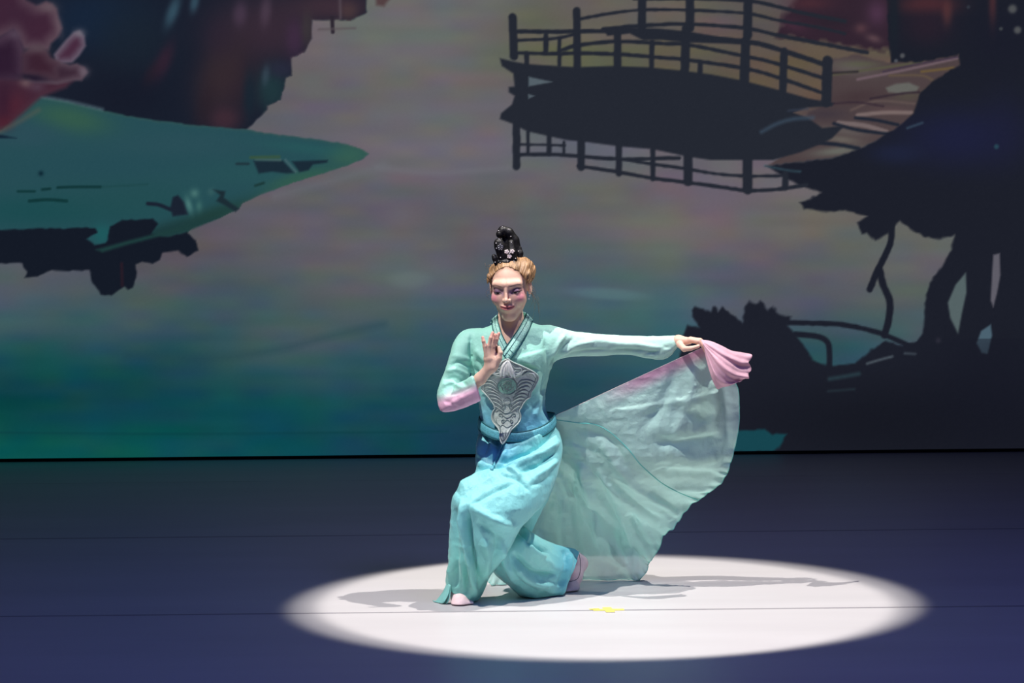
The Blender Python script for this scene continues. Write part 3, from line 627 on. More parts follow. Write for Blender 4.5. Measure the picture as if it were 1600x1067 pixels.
dab(lin((128, 92, 148)), 0.55 * g2(.014, .004, .007, .012))
zl = .0035 + 0.10 * np.maximum(x - .030, 0) - 6 * (x - .0325) ** 2 * 0
ez_ = z - (.0045 + .10 * (x - .0325)); ex_ = (x - .0325)
dab(lin((206, 190, 192)), smooth01(1.15, .85, np.sqrt((ex_ / .0125) ** 2 + (ez_ / .0030) ** 2)))                # eyes, narrowed
dab(lin((26, 16, 20)), smooth01(1.15, .85, np.sqrt((ex_ / .0058) ** 2 + (ez_ / .0036) ** 2)))
dab(lin((18, 12, 20)), 1.0 * np.exp(-((ez_ - .0030 + 12 * ex_ ** 2) / .0017) ** 2) * smooth01(.016, .020, x) * (1 - smooth01(.050, .056, x)))
dab(lin((70, 40, 60)), .7 * np.exp(-((ez_ + .0034 - 9 * ex_ ** 2) / .0012) ** 2) * smooth01(.019, .024, x) * (1 - smooth01(.044, .050, x)))
dab(lin((84, 60, 58)), 0.75 * np.exp(-((z - (.0300 + .16 * (x - .02) - 7 * np.maximum(x - .036, 0) ** 2 * 4)) / .0022) ** 2) * smooth01(.012, .018, x) * (1 - smooth01(.052, .060, x)))
zc = -.048 + 4.5 * x * x
lip = smooth01(.0015, -.0008, np.abs(z - zc + .001) - .0085 * np.sqrt(np.clip(1 - (x / .0265) ** 2, 0, 1))) * (x < .0268) * (y < -.07)
dab(lin((206, 112, 120)), 0.85 * lip)
dab(lin((110, 44, 54)), 0.9 * np.exp(-((z - zc) / .0013) ** 2) * (x < .026))
dab(lin((150, 80, 84)), 0.6 * g2(.0075, -.0275, .0035, .0022))
col = mixc(col, lin((150, 112, 84)), np.where(np.linalg.norm(q, axis=1) < .16, .85 * smooth01(-.012, .004, z - (.089 - 11 * x * x)) * (z > -.01), 0))
hx, hy = PX(BV); fing = np.exp(-((hy - 518) / 16) ** 2) * ((hx < 790) & (hx > 745) & (BV[:, 1] < .03) & (hy > 500) & (hy < 560))
col = mixc(col, lin((228, 150, 142)), 0.6 * fing)
body = part('body', BV, BF, M_SKIN, col=col)

# ---- hair, wisps, earrings
def hair_sdf(p):
    q = tolocal(p)
    a = np.arctan2(q[:, 0], q[:, 2] + .03); st = np.sin(a * 53 + 60 * q[:, 1]) * .0006 + np.sin(a * 17.3 + 2 + 30 * q[:, 1]) * .0010 + np.sin(a * 91 + 140 * q[:, 1]) * .0005 + np.sin(a * 31 - 45 * q[:, 1]) * .0007
    d = s_ell(q, (0, .022, .035), (.0740, .0915, .0805))
    d = smin(d, s_ell(q, (.050, .030, .052), (.044, .055, .050)), .02)
    d = smin(d, s_ell(q, (-.044, .030, .042), (.035, .052, .042)), .02)
    d = smin(d, s_ell(q, (0, .085, .0), (.05, .04, .06)), .03)
    d = smin(d, s_cone(q, (.072, -.030, .012), (.070, -.018, .050), .007, .016), .015)
    d = smin(d, s_cone(q, (-.070, -.030, .010), (-.066, -.022, .050), .005, .014), .015)
    d = d + st
    line_ = .089 - 11 * q[:, 0] ** 2
    face = smax(q[:, 2] - line_, q[:, 1] - (-.014 - 0.25 * np.abs(q[:, 2] - .03)), .012)
    low = smax(q[:, 2] - (-.015), q[:, 1] - .035, .01)
    ear = s_ell(np.column_stack([np.abs(q[:, 0]), q[:, 1], q[:, 2]]), (.078, .006, -.002), (.021, .032, .037))
    return smax(smax(smax(d, -face, .006), -low, .006), -ear, .004)
hv, hf = snets(hair_sdf, toworld((0, 0, 0)) - .135, toworld((0, 0, 0)) + .15, .0019)
hair = part('hair', hv, hf, M_HAIR)
wb = []
for k in range(26):
    s = 1 if k % 3 else -1; a = random.uniform(-.02, .09); st = np.array([s * .074, random.uniform(-.02, .04), a])
    e = st + [s * random.uniform(.004, .02), random.uniform(-.02, .02), random.uniform(-.035, .03)]
    wb.append(tube(catmull([toworld(st * [.9, 1, 1]), toworld((st + e) / 2 + [s * .006, 0, .004]), toworld(e)], 8), np.linspace(.0004, .0002, 8), 4))
for k in range(7):
    st = np.array([.068, .03, -.02]); e = st + [random.uniform(-.01, .03), random.uniform(0, .03), random.uniform(-.13, -.06)]
    wb.append(tube(catmull([toworld(st), toworld((st + e) / 2 + [.012, 0, 0]), toworld(e)], 10), np.linspace(.0004, .0002, 10), 4))
for k in ():
    u = -.5 + k / 8; st = np.array([.03 + u * .075, -.078, .062 - abs(u) * .02]); e = np.array([-.01 + u * .12, -.052, .094 - abs(u) * .04])
    wb.append(tube(catmull([toworld(st + [0, -.003, 0]), toworld((st + e) / 2 + [.006, -.012, .004]), toworld(e)], 10), np.linspace(.0005, .0012, 10), 4))
part('loose_strands', *cat_meshes(wb), M_HAIR, hair)['kind'] = 'stuff'
ez = [part('earring', *cat_meshes([ellip(P(827.5, 462, .145), [.0032] * 3, 8, 6), ellip(P(826.5, 466.5, .145), [.0026] * 3, 8, 6)]), M_PEARL)]

# ---- black looped hairpiece
def loopc(pts, rs):
    return pts, rs
loops = [loopc(H((805, 414, .16), (806, 396, .165), (802, 376, .165), (794, 364, .160), (786, 361, .155), (781.5, 366, .150)), (.020, .019, .018, .0165, .0155, .0125)),
         loopc(H((793, 414, .13), (787, 400, .125), (781, 385, .12), (779.5, 380, .12)), (.020, .019, .0165, .0150)),
         loopc(H((801, 412, .12), (800, 394, .118), (798.5, 379, .125)), (.016, .0135, .0095)),
         loopc(H((779, 413, .125), (773.5, 404, .12), (771.8, 400.5, .12)), (.012, .0085, .007)),
         loopc(H((809, 411, .15), (812, 396, .155), (811, 388, .158)), (.012, .0105, .008))]
loops.append(loopc(H((797, 412, .165), (795, 392, .165), (792, 374, .165)), (.020, .019, .015)))
def hp_sdf(p):
    d = s_ell(p, P(792.5, 409.5, .14), (.044, .044, .022))
    for pts, rs in loops: d = smin(d, chain(p, pts, [r * 1.22 for r in rs], .004), .0025)
    return d
hpv, hpf = snets(hp_sdf, P(762, 424, .1) * [1, 0, 1] + [0, .075, 0], P(822, 346, .1) * [1, 0, 1] + [0, .215, 0], .0018)
hp = part('hairpiece', hpv, hpf, M_BLACK); hp['label'] = 'black looped hairpiece set with pearls and white flowers'
hpt = BVHTree.FromPolygons([tuple(v) for v in hpv], hpf)
def hit(bvh, px, py, default=None):
    d = ray(px, py); d = d / np.linalg.norm(d); r = bvh.ray_cast(Vector(CAM), Vector(d))
    if r[0] is None: return (None, None) if default is None else (P(px, py, default), np.array([0, -1.0, 0]))
    return np.array(r[0]), np.array(r[1])
for cx, cy in [(245,130),(282,92),(345,115),(365,185),(370,243),(300,240),(222,252),(225,300),(265,390),(335,428),(395,428),(212,437),(262,440),(250,212),(440,330),(410,400)]:
    p_, n_ = hit(hpt, cx / 6.275 + 740, cy / 6.275 + 340)
    if p_ is not None: part('pearl', *ellip(p_ + n_ * .0005, [.0021] * 3, 8, 6), M_PEARL, hp)
def bloom(px, py, pr, petals, mm, core):
    p_, n_ = hit(hpt, px, py, .11); b = []
    for dx, dy in petals:
        c = P(px + dx, py + dy, p_[1] - .004); b.append(ellip(c, (pr, .0035, pr * .85), 12, 8))
        for t in range(5):
            a = t * 2 * math.pi / 5; b.append(ellip(c + np.array([math.cos(a) * pr * .75, -.001, math.sin(a) * pr * .7]), (pr * .45, .003, pr * .42), 8, 6))
    f = part('flower', *cat_meshes(b), mm, hp)
    part('flower_centre', *ellip(P(px, py, p_[1] - .008), [core] * 3, 8, 6), M_SILVER, hp)
bloom(796, 396, .0078, [(-4.2, -2.6), (4.4, -3.2), (0, 4.6)], M_PETAL, .0026)
p_, n_ = hit(hpt, 781.7, 386, .1)
fb = []
for t in range(5):
    a = math.pi / 2 + t * 2 * math.pi / 5; c = P(781.7 + 3.0 * math.cos(a), 386 - 3.0 * math.sin(a), p_[1] - .003)
    fb.append(tube(c + np.array([[.0034 * math.cos(s), 0, .0034 * math.sin(s)] for s in np.linspace(0, 2 * math.pi, 12, endpoint=False)]), .0009, 5, True))
part('flower', *cat_meshes(fb), M_SILVER, hp)

# ---- bodice
torso = loft([(779, 500, 819, 496, .205, .050), (764, 510, 834, 505, .205, .062), (742, 517, 854, 512, .21, .078), (730, 530, 866, 528, .215, .098), (729, 552, 864, 552, .215, .120), (736, 585, 858, 585, .22, .118),
              (745, 618, 852, 615, .225, .104), (750, 645, 854, 643, .225, .100), (748, 668, 862, 662, .23, .108), (747, 680, 868, 674, .23, .112)])
sl_l = loft([(752, 512, 757, 560, .22, .06), (727, 515, 744, 562, .22, .062), (711, 531, 738, 570, .20, .06), (702, 556, 735, 582, .175, .056), (695, 580, 731, 595, .15, .052), (686, 602, 728, 606, .125, .05), (683, 622, 722, 606, .105, .047), (689, 642, 712, 601, .085, .042),
             (706, 643, 722, 596, .06, .042), (728, 636, 732, 590, .025, .038), (745, 629, 737, 587, .005, .034), (752, 626, 740, 587, .0, .033)], 56, 90)
sl_r = loft([(838, 508, 838, 575, .215, .07), (858, 508, 858, 580, .215, .070), (872, 511, 868, 564, .22, .062), (900, 518, 898, 557, .24, .050), (940, 522, 938, 556, .26, .046), (980, 524.5, 980, 554, .255, .042), (1010, 525, 1010, 560, .235, .038), (1040, 524.5, 1040, 561, .22, .034), (1056, 524, 1057, 545, .212, .030), (1058, 524, 1058, 544, .21, .029)], 56, 90)
bv, bf = fuse([torso, sl_l, sl_r], .0042, 7)
bst = [([(700, 572), (716, 566), (738, 574)], -.006, 3), ([(696, 582), (714, 578), (734, 590)], .006, 4), ([(694, 592), (712, 590), (730, 602)], -.005, 3), ([(690, 604), (706, 598), (722, 606)], .004, 3.5), ([(706, 556), (722, 558), (738, 566)], .004, 4),
       ([(736, 522), (735, 545), (738, 572)], -.006, 2.5), ([(742, 545), (756, 560), (770, 566)], .005, 5), ([(740, 572), (750, 590), (756, 612)], -.005, 5), ([(744, 560), (752, 572), (760, 580)], -.004, 4),
       ([(858, 575), (876, 548), (896, 528)], -.006, 4), ([(862, 560), (872, 538), (884, 522)], .006, 4), ([(876, 556), (900, 540), (930, 534)], .005, 4), ([(880, 556), (915, 548), (950, 546)], -.004, 3), ([(850, 520), (845, 545), (850, 575)], .004, 6),
       ([(920, 530), (960, 536), (1000, 540)], .004, 5), ([(950, 548), (990, 546), (1030, 552)], -.005, 4), ([(985, 536), (1020, 542), (1050, 548)], .004, 4), ([(1000, 556), (1025, 548), (1050, 540)], -.003, 3), ([(840, 570), (836, 600), (842, 636)], .006, 8), ([(852, 600), (846, 622), (850, 648)], -.004, 4),
       ([(836, 655), (842, 630), (848, 612)], .004, 4), ([(820, 666), (834, 640), (842, 618)], -.003, 4), ([(755, 640), (760, 656), (764, 668)], .003, 4), ([(695, 636), (715, 626), (742, 612)], .004, 4), ([(700, 618), (720, 612), (738, 604)], -.003, 3), ([(692, 626), (704, 630), (720, 640)], -.003, 3),
       ([(776, 552), (775, 560), (778, 570)], .008, 16), ([(828, 550), (830, 560), (826, 572)], .010, 18)]
bv = crumple(sculpt(bv, bf, [(a, b * 1.5, c * .9) for a, b, c in bst]), bf, [(26, .0022, 33, (1, 1, 1.4))])
vx, vy = PX(bv); cfx = np.array([vx[list(f)].mean() for f in bf]); cfy = np.array([vy[list(f)].mean() for f in bf]); cfd = np.array([bv[list(f), 1].mean() for f in bf])
cut = inpoly(cfx, cfy, [(774, 470), (826, 470), (825, 495), (813, 515), (794, 545), (781, 522)]) & (cfd < .215)
bf_whole = bf; bf = [f for f, c in zip(bf, cut) if not c]
arm = (vx < 742) & (vy > 520); low = smooth01(585, 668, vy)
col = mixc(np.tile(lin((160, 224, 208)), (len(bv), 1)), BL, .75 * np.where(arm, 0, low))  # blue shading of the down-facing lower torso mixed into the cloth colour
pk = np.where(arm | ((vx < 760) & (bv[:, 1] < .10) & (vy > 570)), smooth01(-6, 14, vy - (618 - .36 * (vx - 690))) , 0)
col = mixc(col, lin((236, 186, 214)), pk)
col = mixc(col, lin((194, 234, 222)), .8 * smooth01(840, 900, vx))
bodice = part('bodice', bv, bf, M_JERSEY, col=col)
so_ = bodice.modifiers.new('cloth', 'SOLIDIFY'); so_.thickness = .002; so_.offset = -1

# ---- trousers
def hemw(v, a): return 1 + .10 * smooth01(.62, 1, v) * np.sin(5 * a + 1.0) + .05 * smooth01(.6, 1, v) * np.sin(9 * a + .3) + .012 * np.sin(7 * a + 9 * v)
front_leg = loft([(762, 658, 855, 653, .23, .080), (749, 680, 871, 672, .225, .106), (744, 702, 877, 692, .20, .135), (743, 722, 876, 716, .16, .14), (742, 740, 866, 752, .10, .14), (721, 758, 846, 790, .04, .13), (708, 779, 817, 820, .0, .115),
                  (706, 805, 808, 834, .01, .11), (704, 840, 796, 858, .03, .105), (701, 875, 778, 884, .05, .10), (698, 900, 763, 903, .075, .085), (697, 914, 751, 927, .088, .075), (698, 920, 744, 941, .095, .072), (698, 936, 745, 958, .10, .072)], 72, 120, hemw)
back_leg = loft([(790, 760, 780, 830, .22, .10), (812, 812, 766, 868, .17, .10), (828, 830, 770, 892, .16, .11), (848, 842, 795, 914, .18, .12), (868, 851, 822, 936, .22, .12), (890, 858, 850, 942, .26, .11), (904, 864, 873, 938, .29, .095), (924, 872, 893, 946, .31, .09)], 72, 90,
                lambda v, a: 1 + .06 * smooth01(.3, 1, v) * np.sin(6 * a + 2 * v) + .03 * np.sin(11 * a + 5 * v) * smooth01(.3, 1, v))
hipmass = loft([(790, 690, 876, 680, .25, .11), (786, 720, 875, 712, .27, .12), (790, 760, 862, 766, .27, .12), (792, 800, 842, 806, .26, .10), (790, 832, 828, 834, .24, .09)], 48, 60)
tv, tf = fuse([front_leg, hipmass], .0042, 4); rv, rf = fuse([back_leg], .0042, 4)
tv, tf = cut_open(tv, tf, P(700, 917.5, .09), P(743, 941, .09), (0, 0, -1)); rv, rf = cut_open(rv, rf, P(904, 864, .29), P(873, 937, .29), (1, 0, 0))
tst = [([(866, 664), (830, 690), (800, 704)], .008, 5), ([(868, 676), (836, 700), (800, 716), (772, 722)], -.010, 4), ([(874, 690), (840, 712), (800, 728)], .010, 6), ([(874, 704), (846, 724), (812, 738)], -.008, 4), ([(872, 718), (850, 736), (830, 748)], .006, 5),
       ([(866, 740), (848, 752), (826, 760)], -.004, 5), ([(752, 664), (748, 690), (750, 712)], .006, 5), ([(760, 672), (760, 696), (752, 716)], -.006, 4), ([(748, 708), (756, 718), (748, 730)], .006, 4), ([(772, 684), (778, 704), (764, 728)], -.010, 8), ([(786, 690), (790, 706), (770, 730)], .005, 4),
       ([(745, 738), (766, 730), (800, 724)], -.012, 5), ([(715, 768), (740, 752), (780, 738)], .012, 12), ([(735, 790), (770, 770), (804, 756)], -.006, 5), ([(780, 742), (808, 750), (830, 770)], -.005, 4), ([(790, 728), (806, 738), (816, 746)], .006, 4),
       ([(722, 782), (726, 830), (734, 880), (742, 932)], .016, 5), ([(729, 795), (736, 850), (748, 905)], -.016, 5), ([(712, 790), (713, 850), (712, 920)], -.008, 6), ([(707, 790), (705, 850), (701, 910)], .006, 5), ([(720, 800), (720, 850), (724, 915)], .005, 3.5), ([(731, 872), (730, 900), (728, 930)], -.007, 4),
       ([(735, 790), (760, 806), (800, 822)], .010, 6), ([(745, 815), (768, 830), (790, 845)], -.006, 6), ([(756, 840), (762, 870), (756, 905)], .008, 7), ([(775, 835), (776, 860), (766, 888)], -.006, 5),
       ([(812, 826), (830, 850), (860, 866)], -.010, 5), ([(808, 838), (830, 866), (866, 884)], .010, 7), ([(800, 862), (830, 892), (872, 898)], -.012, 6), ([(800, 880), (830, 908), (868, 916)], .010, 6), ([(806, 905), (836, 924), (864, 930)], -.008, 4), ([(880, 858), (884, 885), (872, 920)], -.006, 5), ([(892, 862), (888, 890), (876, 930)], .006, 5), ([(816, 824), (824, 836), (826, 848)], .008, 3), ([(822, 852), (838, 866), (852, 868)], .010, 5), ([(784, 850), (790, 880), (806, 910)], .008, 6), ([(832, 930), (852, 938), (872, 936)], .006, 5)]
tst = [(a, b * 1.9, c * .85) for a, b, c in tst]
crl = [(16, .0045, 31, (1, 1, 1.3)), (38, .0022, 32, (1, 1, 1))]
tv = crumple(sculpt(tv, tf, [t for t in tst if t[0][0][0] < 790 or t[0][0][1] < 800]), tf, crl)
rv = crumple(sculpt(rv, rf, [t for t in tst if t[0][0][0] >= 780 and t[0][0][1] > 800]), rf, crl); rv[:, 2] = np.maximum(rv[:, 2], .003)
tv[:, 2] = np.maximum(tv[:, 2], .003)
tx, ty = PX(tv)
col = mixc(np.tile(lin((144, 226, 228)), (len(tv), 1)), lin((70, 166, 214)), .7 * np.exp(-(((tx - 778) / 34) ** 2 + ((ty - 702) / 26) ** 2)))  # blue shadow in the folds below the waist, painted into the silk
col = mixc(col, lin((140, 220, 208)), .8 * smooth01(800, 900, ty) * (1 - smooth01(755, 800, tx)))
trousers = part('trousers', tv, tf, M_SILK, col=col); s_ = trousers.modifiers.new('cloth', 'SOLIDIFY'); s_.thickness = .002; s_.offset = -1
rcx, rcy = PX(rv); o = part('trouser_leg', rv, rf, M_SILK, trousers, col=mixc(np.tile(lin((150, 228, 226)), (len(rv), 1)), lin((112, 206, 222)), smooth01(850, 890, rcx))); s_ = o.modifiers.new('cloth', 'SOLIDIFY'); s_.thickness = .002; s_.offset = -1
def sheet(rows, nu, nv):
    R = [catmull(r, nu) for r in rows]; R = np.stack(R); R2 = np.stack([catmull(R[:, k], nv) for k in range(nu)], 1)
    V = R2.reshape(-1, 3); Fc = [(i * nu + k, i * nu + k + 1, (i + 1) * nu + k + 1, (i + 1) * nu + k) for i in range(nv - 1) for k in range(nu - 1)]
    return V, Fc
for rows in ([H((699, 908, .05), (692, 924, .06), (683, 936, .08), (676, 942.5, .12)), H((701, 912, .03), (696, 928, .03), (687, 940, .05), (678, 943.5, .09)), H((704, 914, .02), (700, 930, .02), (692, 942, .03), (683, 944.5, .07))],
             [H((702, 915, .04), (699, 930, .045), (694, 940, .06), (688, 944, .09)), H((704, 916, .02), (703, 932, .02), (699, 942, .03), (692, 945.5, .06))]):
    if len(rows) == 2: rows = [rows[0], [(np.array(a) + b) / 2 + [0, -.006, 0] for a, b in zip(*rows)], rows[1]]
    tvv, tff = sheet(rows, 20, 10); tvv[:, 2] = np.maximum(tvv[:, 2], .003)
    o = part('hem_tail', tvv, tff, M_SILK, trousers, col=np.tile(lin((150, 226, 220)), (len(tvv), 1))); s_ = o.modifiers.new('cloth', 'SOLIDIFY'); s_.thickness = .0015

# ---- belt with its dark piping and tie end
ang = np.linspace(0, 2 * math.pi, 72, endpoint=False)
bL, bR = P(751.5, 659, .225), P(864.5, 654, .225)
def ring(off, grow):
    C = (bL + bR) / 2; A = (bR - bL) / 2; sn = np.sin(ang)
    dip = np.where(sn < 0, .050 * np.abs(sn) ** 1.3, 0)
    return C + (A * (1 + grow / .13))[None] * np.cos(ang)[:, None] + np.array([0, .127 + grow, 0]) * sn[:, None] + np.array([0, 0, 1.0]) * (off - dip)[:, None]
R_ = np.stack([ring(.017, .003), ring(.008, .006), ring(-.008, .008), ring(-.019, .007)]); n = len(ang)
bV = R_.reshape(-1, 3); bF = [(i * n + k, i * n + (k + 1) % n, (i + 1) * n + (k + 1) % n, (i + 1) * n + k) for i in range(3) for k in range(n)]
belt = part('belt', bV, bF, M_BELT); s_ = belt.modifiers.new('cloth', 'SOLIDIFY'); s_.thickness = .004; s_.offset = -1
for off, gr, rr in ((.018, .005, .0030), (.004, .009, .0016), (-.019, .009, .0032)): part('piping', *tube(ring(off, gr), rr, 6, True), M_TEALCORD, belt)
allv, allf = cat_meshes([(bv, bf), (tv, tf), (bV, bF)])
bvh = BVHTree.FromPolygons([tuple(v) for v in allv], allf)

# ---- collar
bod = BVHTree.FromPolygons([tuple(v) for v in bv], bf_whole)
def on(px, py, off, lim=None):
    p_, n_ = hit(bod, px, py, .17)
    Y = p_[1] - off
    if lim is not None: Y = min(Y, lim) if p_[1] > .2 else Y
    return P(px, py, Y)
def ribbon(inner, outer, n, off, mm, name, thick=.003, cords=True):
    a = catmull(inner, n); b = catmull(outer, n); rows = []
    def lift(c):
        Y = np.array([on(px, py, off)[1] for px, py in c]); k = np.ones(7) / 7
        Yp_ = np.concatenate([np.repeat(Y[0], 3), Y, np.repeat(Y[-1], 3)]); Ys = np.convolve(Yp_, k, 'valid'); Ys = np.minimum(Ys, Y + .002)
        return np.array([P(px, py, yy) for (px, py), yy in zip(c, Ys)])
    A, B = lift(a), lift(b); Cc = [A, A * .67 + B * .33 - [0, .002, 0], A * .33 + B * .67 - [0, .002, 0], B]
    V = np.vstack(Cc); Fc = [(i * n + k, i * n + k + 1, (i + 1) * n + k + 1, (i + 1) * n + k) for i in range(3) for k in range(n - 1)]
    o = part(name, V, Fc, mm, bodice); s_ = o.modifiers.new('cloth', 'SOLIDIFY'); s_.thickness = thick; s_.offset = 0
    return A, B
A1, B1 = ribbon([(777, 491), (779, 506), (785, 524), (796, 545), (803, 553)], [(768, 499), (770, 514), (776, 534), (788, 556), (797, 564)], 30, .004, M_COLLAR, 'collar_band')
A2, B2 = ribbon([(823, 489), (818, 500), (808, 517), (793, 538), (786, 548)], [(833, 500), (826, 516), (814, 536), (798, 560), (790, 570)], 30, .008, M_COLLAR, 'collar_band')
for k, c in enumerate((A1, B1, (A1 + B1) / 2, A2, B2, A2 * .6 + B2 * .4)):
    part('collar_piping', *tube(c - np.array([0, .003 + .001 * (k > 2), 0]), .0019 if k in (0, 1, 3, 4) else .0013, 6), M_TEALCORD, bodice)
nk = [P(778, 496, .165), P(774, 496, .205), P(780, 490, .245), P(800, 486, .255), P(820, 488, .245), P(826, 493, .205), P(822, 494, .165)]
nk2 = [P(770, 503, .17), P(766, 504, .21), P(774, 500, .258), P(800, 496, .275), P(826, 498, .258), P(833, 501, .21), P(831, 504, .17)]
o = part('collar_stand', *sheet([nk, [(a + b) / 2 for a, b in zip(nk, nk2)], nk2], 40, 6), M_COLLAR, bodice); s_ = o.modifiers.new('cloth', 'SOLIDIFY'); s_.thickness = .003

# ---- embroidered chest panel
oc = [(389,45),(420,62),(470,88),(540,118),(610,150),(680,185),(725,220),(745,255),(735,300),(715,340),(690,385),(660,430),(650,480),(610,510),(575,550),(550,600),(525,640),(540,680),(540,730),(515,780),(470,825),(430,865),(405,910),(375,970),(335,1020),(310,995),(300,940),(300,880),(275,830),(225,770),(208,715),(220,650),(245,610),(225,560),(190,510),(150,460),(110,420),(90,390),(95,340),(130,280),(180,230),(235,180),(290,120),(325,75)]
outline = catmull([(a / 7.355 + 740, b / 7.355 + 555) for a, b in oc], 150, True)
gx, gy = np.meshgrid(np.arange(748, 846, 3.0), np.arange(560, 696, 3.0)); ins = inpoly(gx, gy, outline); dd, _ = seg_dist(gx, gy, np.vstack([outline, outline[:1]])); ins &= dd > 1.6
gp = np.column_stack([gx[ins], gy[ins]]); smp = np.vstack([outline, gp])
hy_ = np.array([hit(bvh, a, b, .12)[0][1] for a, b in smp])
def basis(p):
    u = (p[:, 0] - 795) / 45; v = (p[:, 1] - 625) / 65
    return np.column_stack([np.ones(len(p)), u, v, u * u, u * v, v * v, u ** 3, u * u * v, u * v * v, v ** 3, u ** 4, v ** 4])
cf, *_r = np.linalg.lstsq(basis(smp), hy_, rcond=None); res = np.percentile(basis(smp) @ cf - hy_, 99.7)
def onp(p, off=0.0):
    p = np.atleast_2d(np.asarray(p, float)); Y = basis(p) @ cf - max(res, .002) - .009 - off
    return P(p[:, 0], p[:, 1], Y)
res2 = delaunay_2d_cdt([Vector(p) for p in smp], [(i, (i + 1) % len(outline)) for i in range(len(outline))], [], 1, 1e-5)
pv = np.array([(v.x, v.y) for v in res2[0]])
panel = part('chest_panel', onp(pv), [tuple(f)[::-1] for f in res2[2]], M_PANEL); panel['label'] = 'silver grey embroidered shield panel'
s_ = panel.modifiers.new('cloth', 'SOLIDIFY'); s_.thickness = .004
part('rim', *tube(onp(outline, .001),   .0026, 6, True), M_THREAD, panel)
inner = np.array([795, 622]) + (outline - [795, 622]) * [.90, .93]
part('inner_rim', *tube(onp(inner, .001), .0013, 5, True), M_THREADD, panel)
def K(pts, n=22): return catmull([(a / 7.355 + 740, b / 7.355 + 555) for a, b in pts], n)
def thread(pts, r, mm, name='scroll', off=.001, n=22):
    t = np.linspace(0, 1, n); part(name, *tube(onp(K(pts, n), off), r * (.45 + .9 * np.sin(np.pi * np.clip(t * .9 + .08, 0, 1))), 6), mm, panel)
for dx in (-1, 1):
    mir = lambda pts: [(385 + dx * (a - 385), b) for a, b in pts]
    for pts in ([(500,330),(540,290),(600,275),(670,290),(715,320)],[(500,370),(550,325),(610,310),(660,330),(690,370)],[(490,410),(545,370),(610,350),(650,370)],[(470,450),(530,410),(590,395),(640,420)],[(450,490),(510,450),(580,440),(630,470)],[(440,530),(500,490),(560,480),(600,500)],[(440,580),(490,540),(540,520),(575,530)],[(420,640),(470,600),(520,570),(545,590)]):
        thread(mir(pts), .0010, M_THREADD); thread(mir([(a + 4, b + 14) for a, b in pts]), .0014, M_THREAD)
    thread(mir([(440,215),(490,235),(545,210),(580,180),(640,165)]), .0030, M_THREAD); thread(mir([(430,105),(480,150),(540,150),(550,185),(510,215),(470,200),(490,170),(530,175)]), .0024, M_THREAD, n=34); thread(mir([(560,230),(610,195),(670,200),(710,245),(720,280)]), .0020, M_THREADD); thread(mir([(640,200),(690,215),(715,260)]), .0030, M_THREADW)
    thread(mir([(400,250),(430,255),(445,270)]), .0022, M_THREADW)
    sp = [(430 + (34 - 4.2 * t) * math.cos(t * 1.15), 585 + (34 - 4.2 * t) * math.sin(t * 1.15)) for t in np.arange(0, 7, .5)]; thread(mir(sp), .0011, M_THREADD, n=40)
    sp = [(462 + (30 - 3.6 * t) * math.cos(t * 1.15 + 2), 690 + (30 - 3.6 * t) * math.sin(t * 1.15 + 2)) for t in np.arange(0, 7, .5)]; thread(mir(sp), .0011, M_THREADD, n=40)
    sp = [(430 + (24 - 3 * t) * math.cos(t * 1.15 + 4), 762 + (24 - 3 * t) * math.sin(t * 1.15 + 4)) for t in np.arange(0, 7, .5)]; thread(mir(sp), .0014, M_THREADD, n=40)
for pts in ([(392,60),(345,120),(320,200),(305,245)],[(392,60),(365,140),(350,215),(340,240)],[(400,60),(425,140),(455,210),(480,258)],[(398,60),(405,140),(420,200),(440,245)],[(390,70),(383,150),(385,225)]): thread(pts, .0056, M_THREADW, 'satin_leaf')
circ = [(385 + 112 * math.cos(a), 355 + 98 * math.sin(a)) for a in np.linspace(0, 2 * math.pi, 48, endpoint=False)]
cc = np.array([(a / 7.355 + 740, b / 7.355 + 555) for a, b in circ])
md = onp(np.vstack([[[385 / 7.355 + 740, 355 / 7.355 + 555]], cc]), .002); md[0, 1] -= .002
part('medallion', md, [(0, 1 + k, 1 + (k + 1) % 48) for k in range(48)], M_GREEN, panel); part('medallion_ring', *tube(onp(cc, .002), .0022, 6, True), M_THREADD, panel)
for r0, a0 in ((70, 0), (45, 1), (22, 2)):
    for s0 in range(3):
        thread([(385 + r0 * math.cos(a) * (1 + .12 * math.sin(4 * a)), 355 + r0 * .85 * math.sin(a)) for a in np.linspace(a0 + s0 * 2.1, a0 + s0 * 2.1 + 1.7, 8)], .0013, M_THREADD, off=.0045)
for pts in ([(330,870),(345,930),(335,990)],[(375,860),(365,930),(345,985)],[(300,840),(330,800),(385,830),(440,800),(460,830)],[(250,650),(300,630),(350,665),(400,660),(450,625),(510,650)],[(255,720),(270,780),(320,820)],[(515,720),(500,780),(440,830)],[(340,520),(385,490),(430,520),(410,560),(360,560),(340,520)],[(330,690),(385,720),(440,690)],[(350,770),(385,740),(420,770)]): thread(pts, .0011, M_THREADD)
tp = [tuple(p) for p in onp([(786, 690), (783, 700)], 0)] ; tie = tube(catmull([onp([(786, 691)])[0], hit(bvh, 783, 700)[0] - [0, .006, 0], hit(bvh, 778, 712)[0] - [0, .006, 0], hit(bvh, 772, 724)[0] - [0, .006, 0], hit(bvh, 768, 734)[0] - [0, .005, 0]], 16), np.linspace(.0015, .0065, 16), 7)
part('tie_end', *tie, M_BELT, belt)

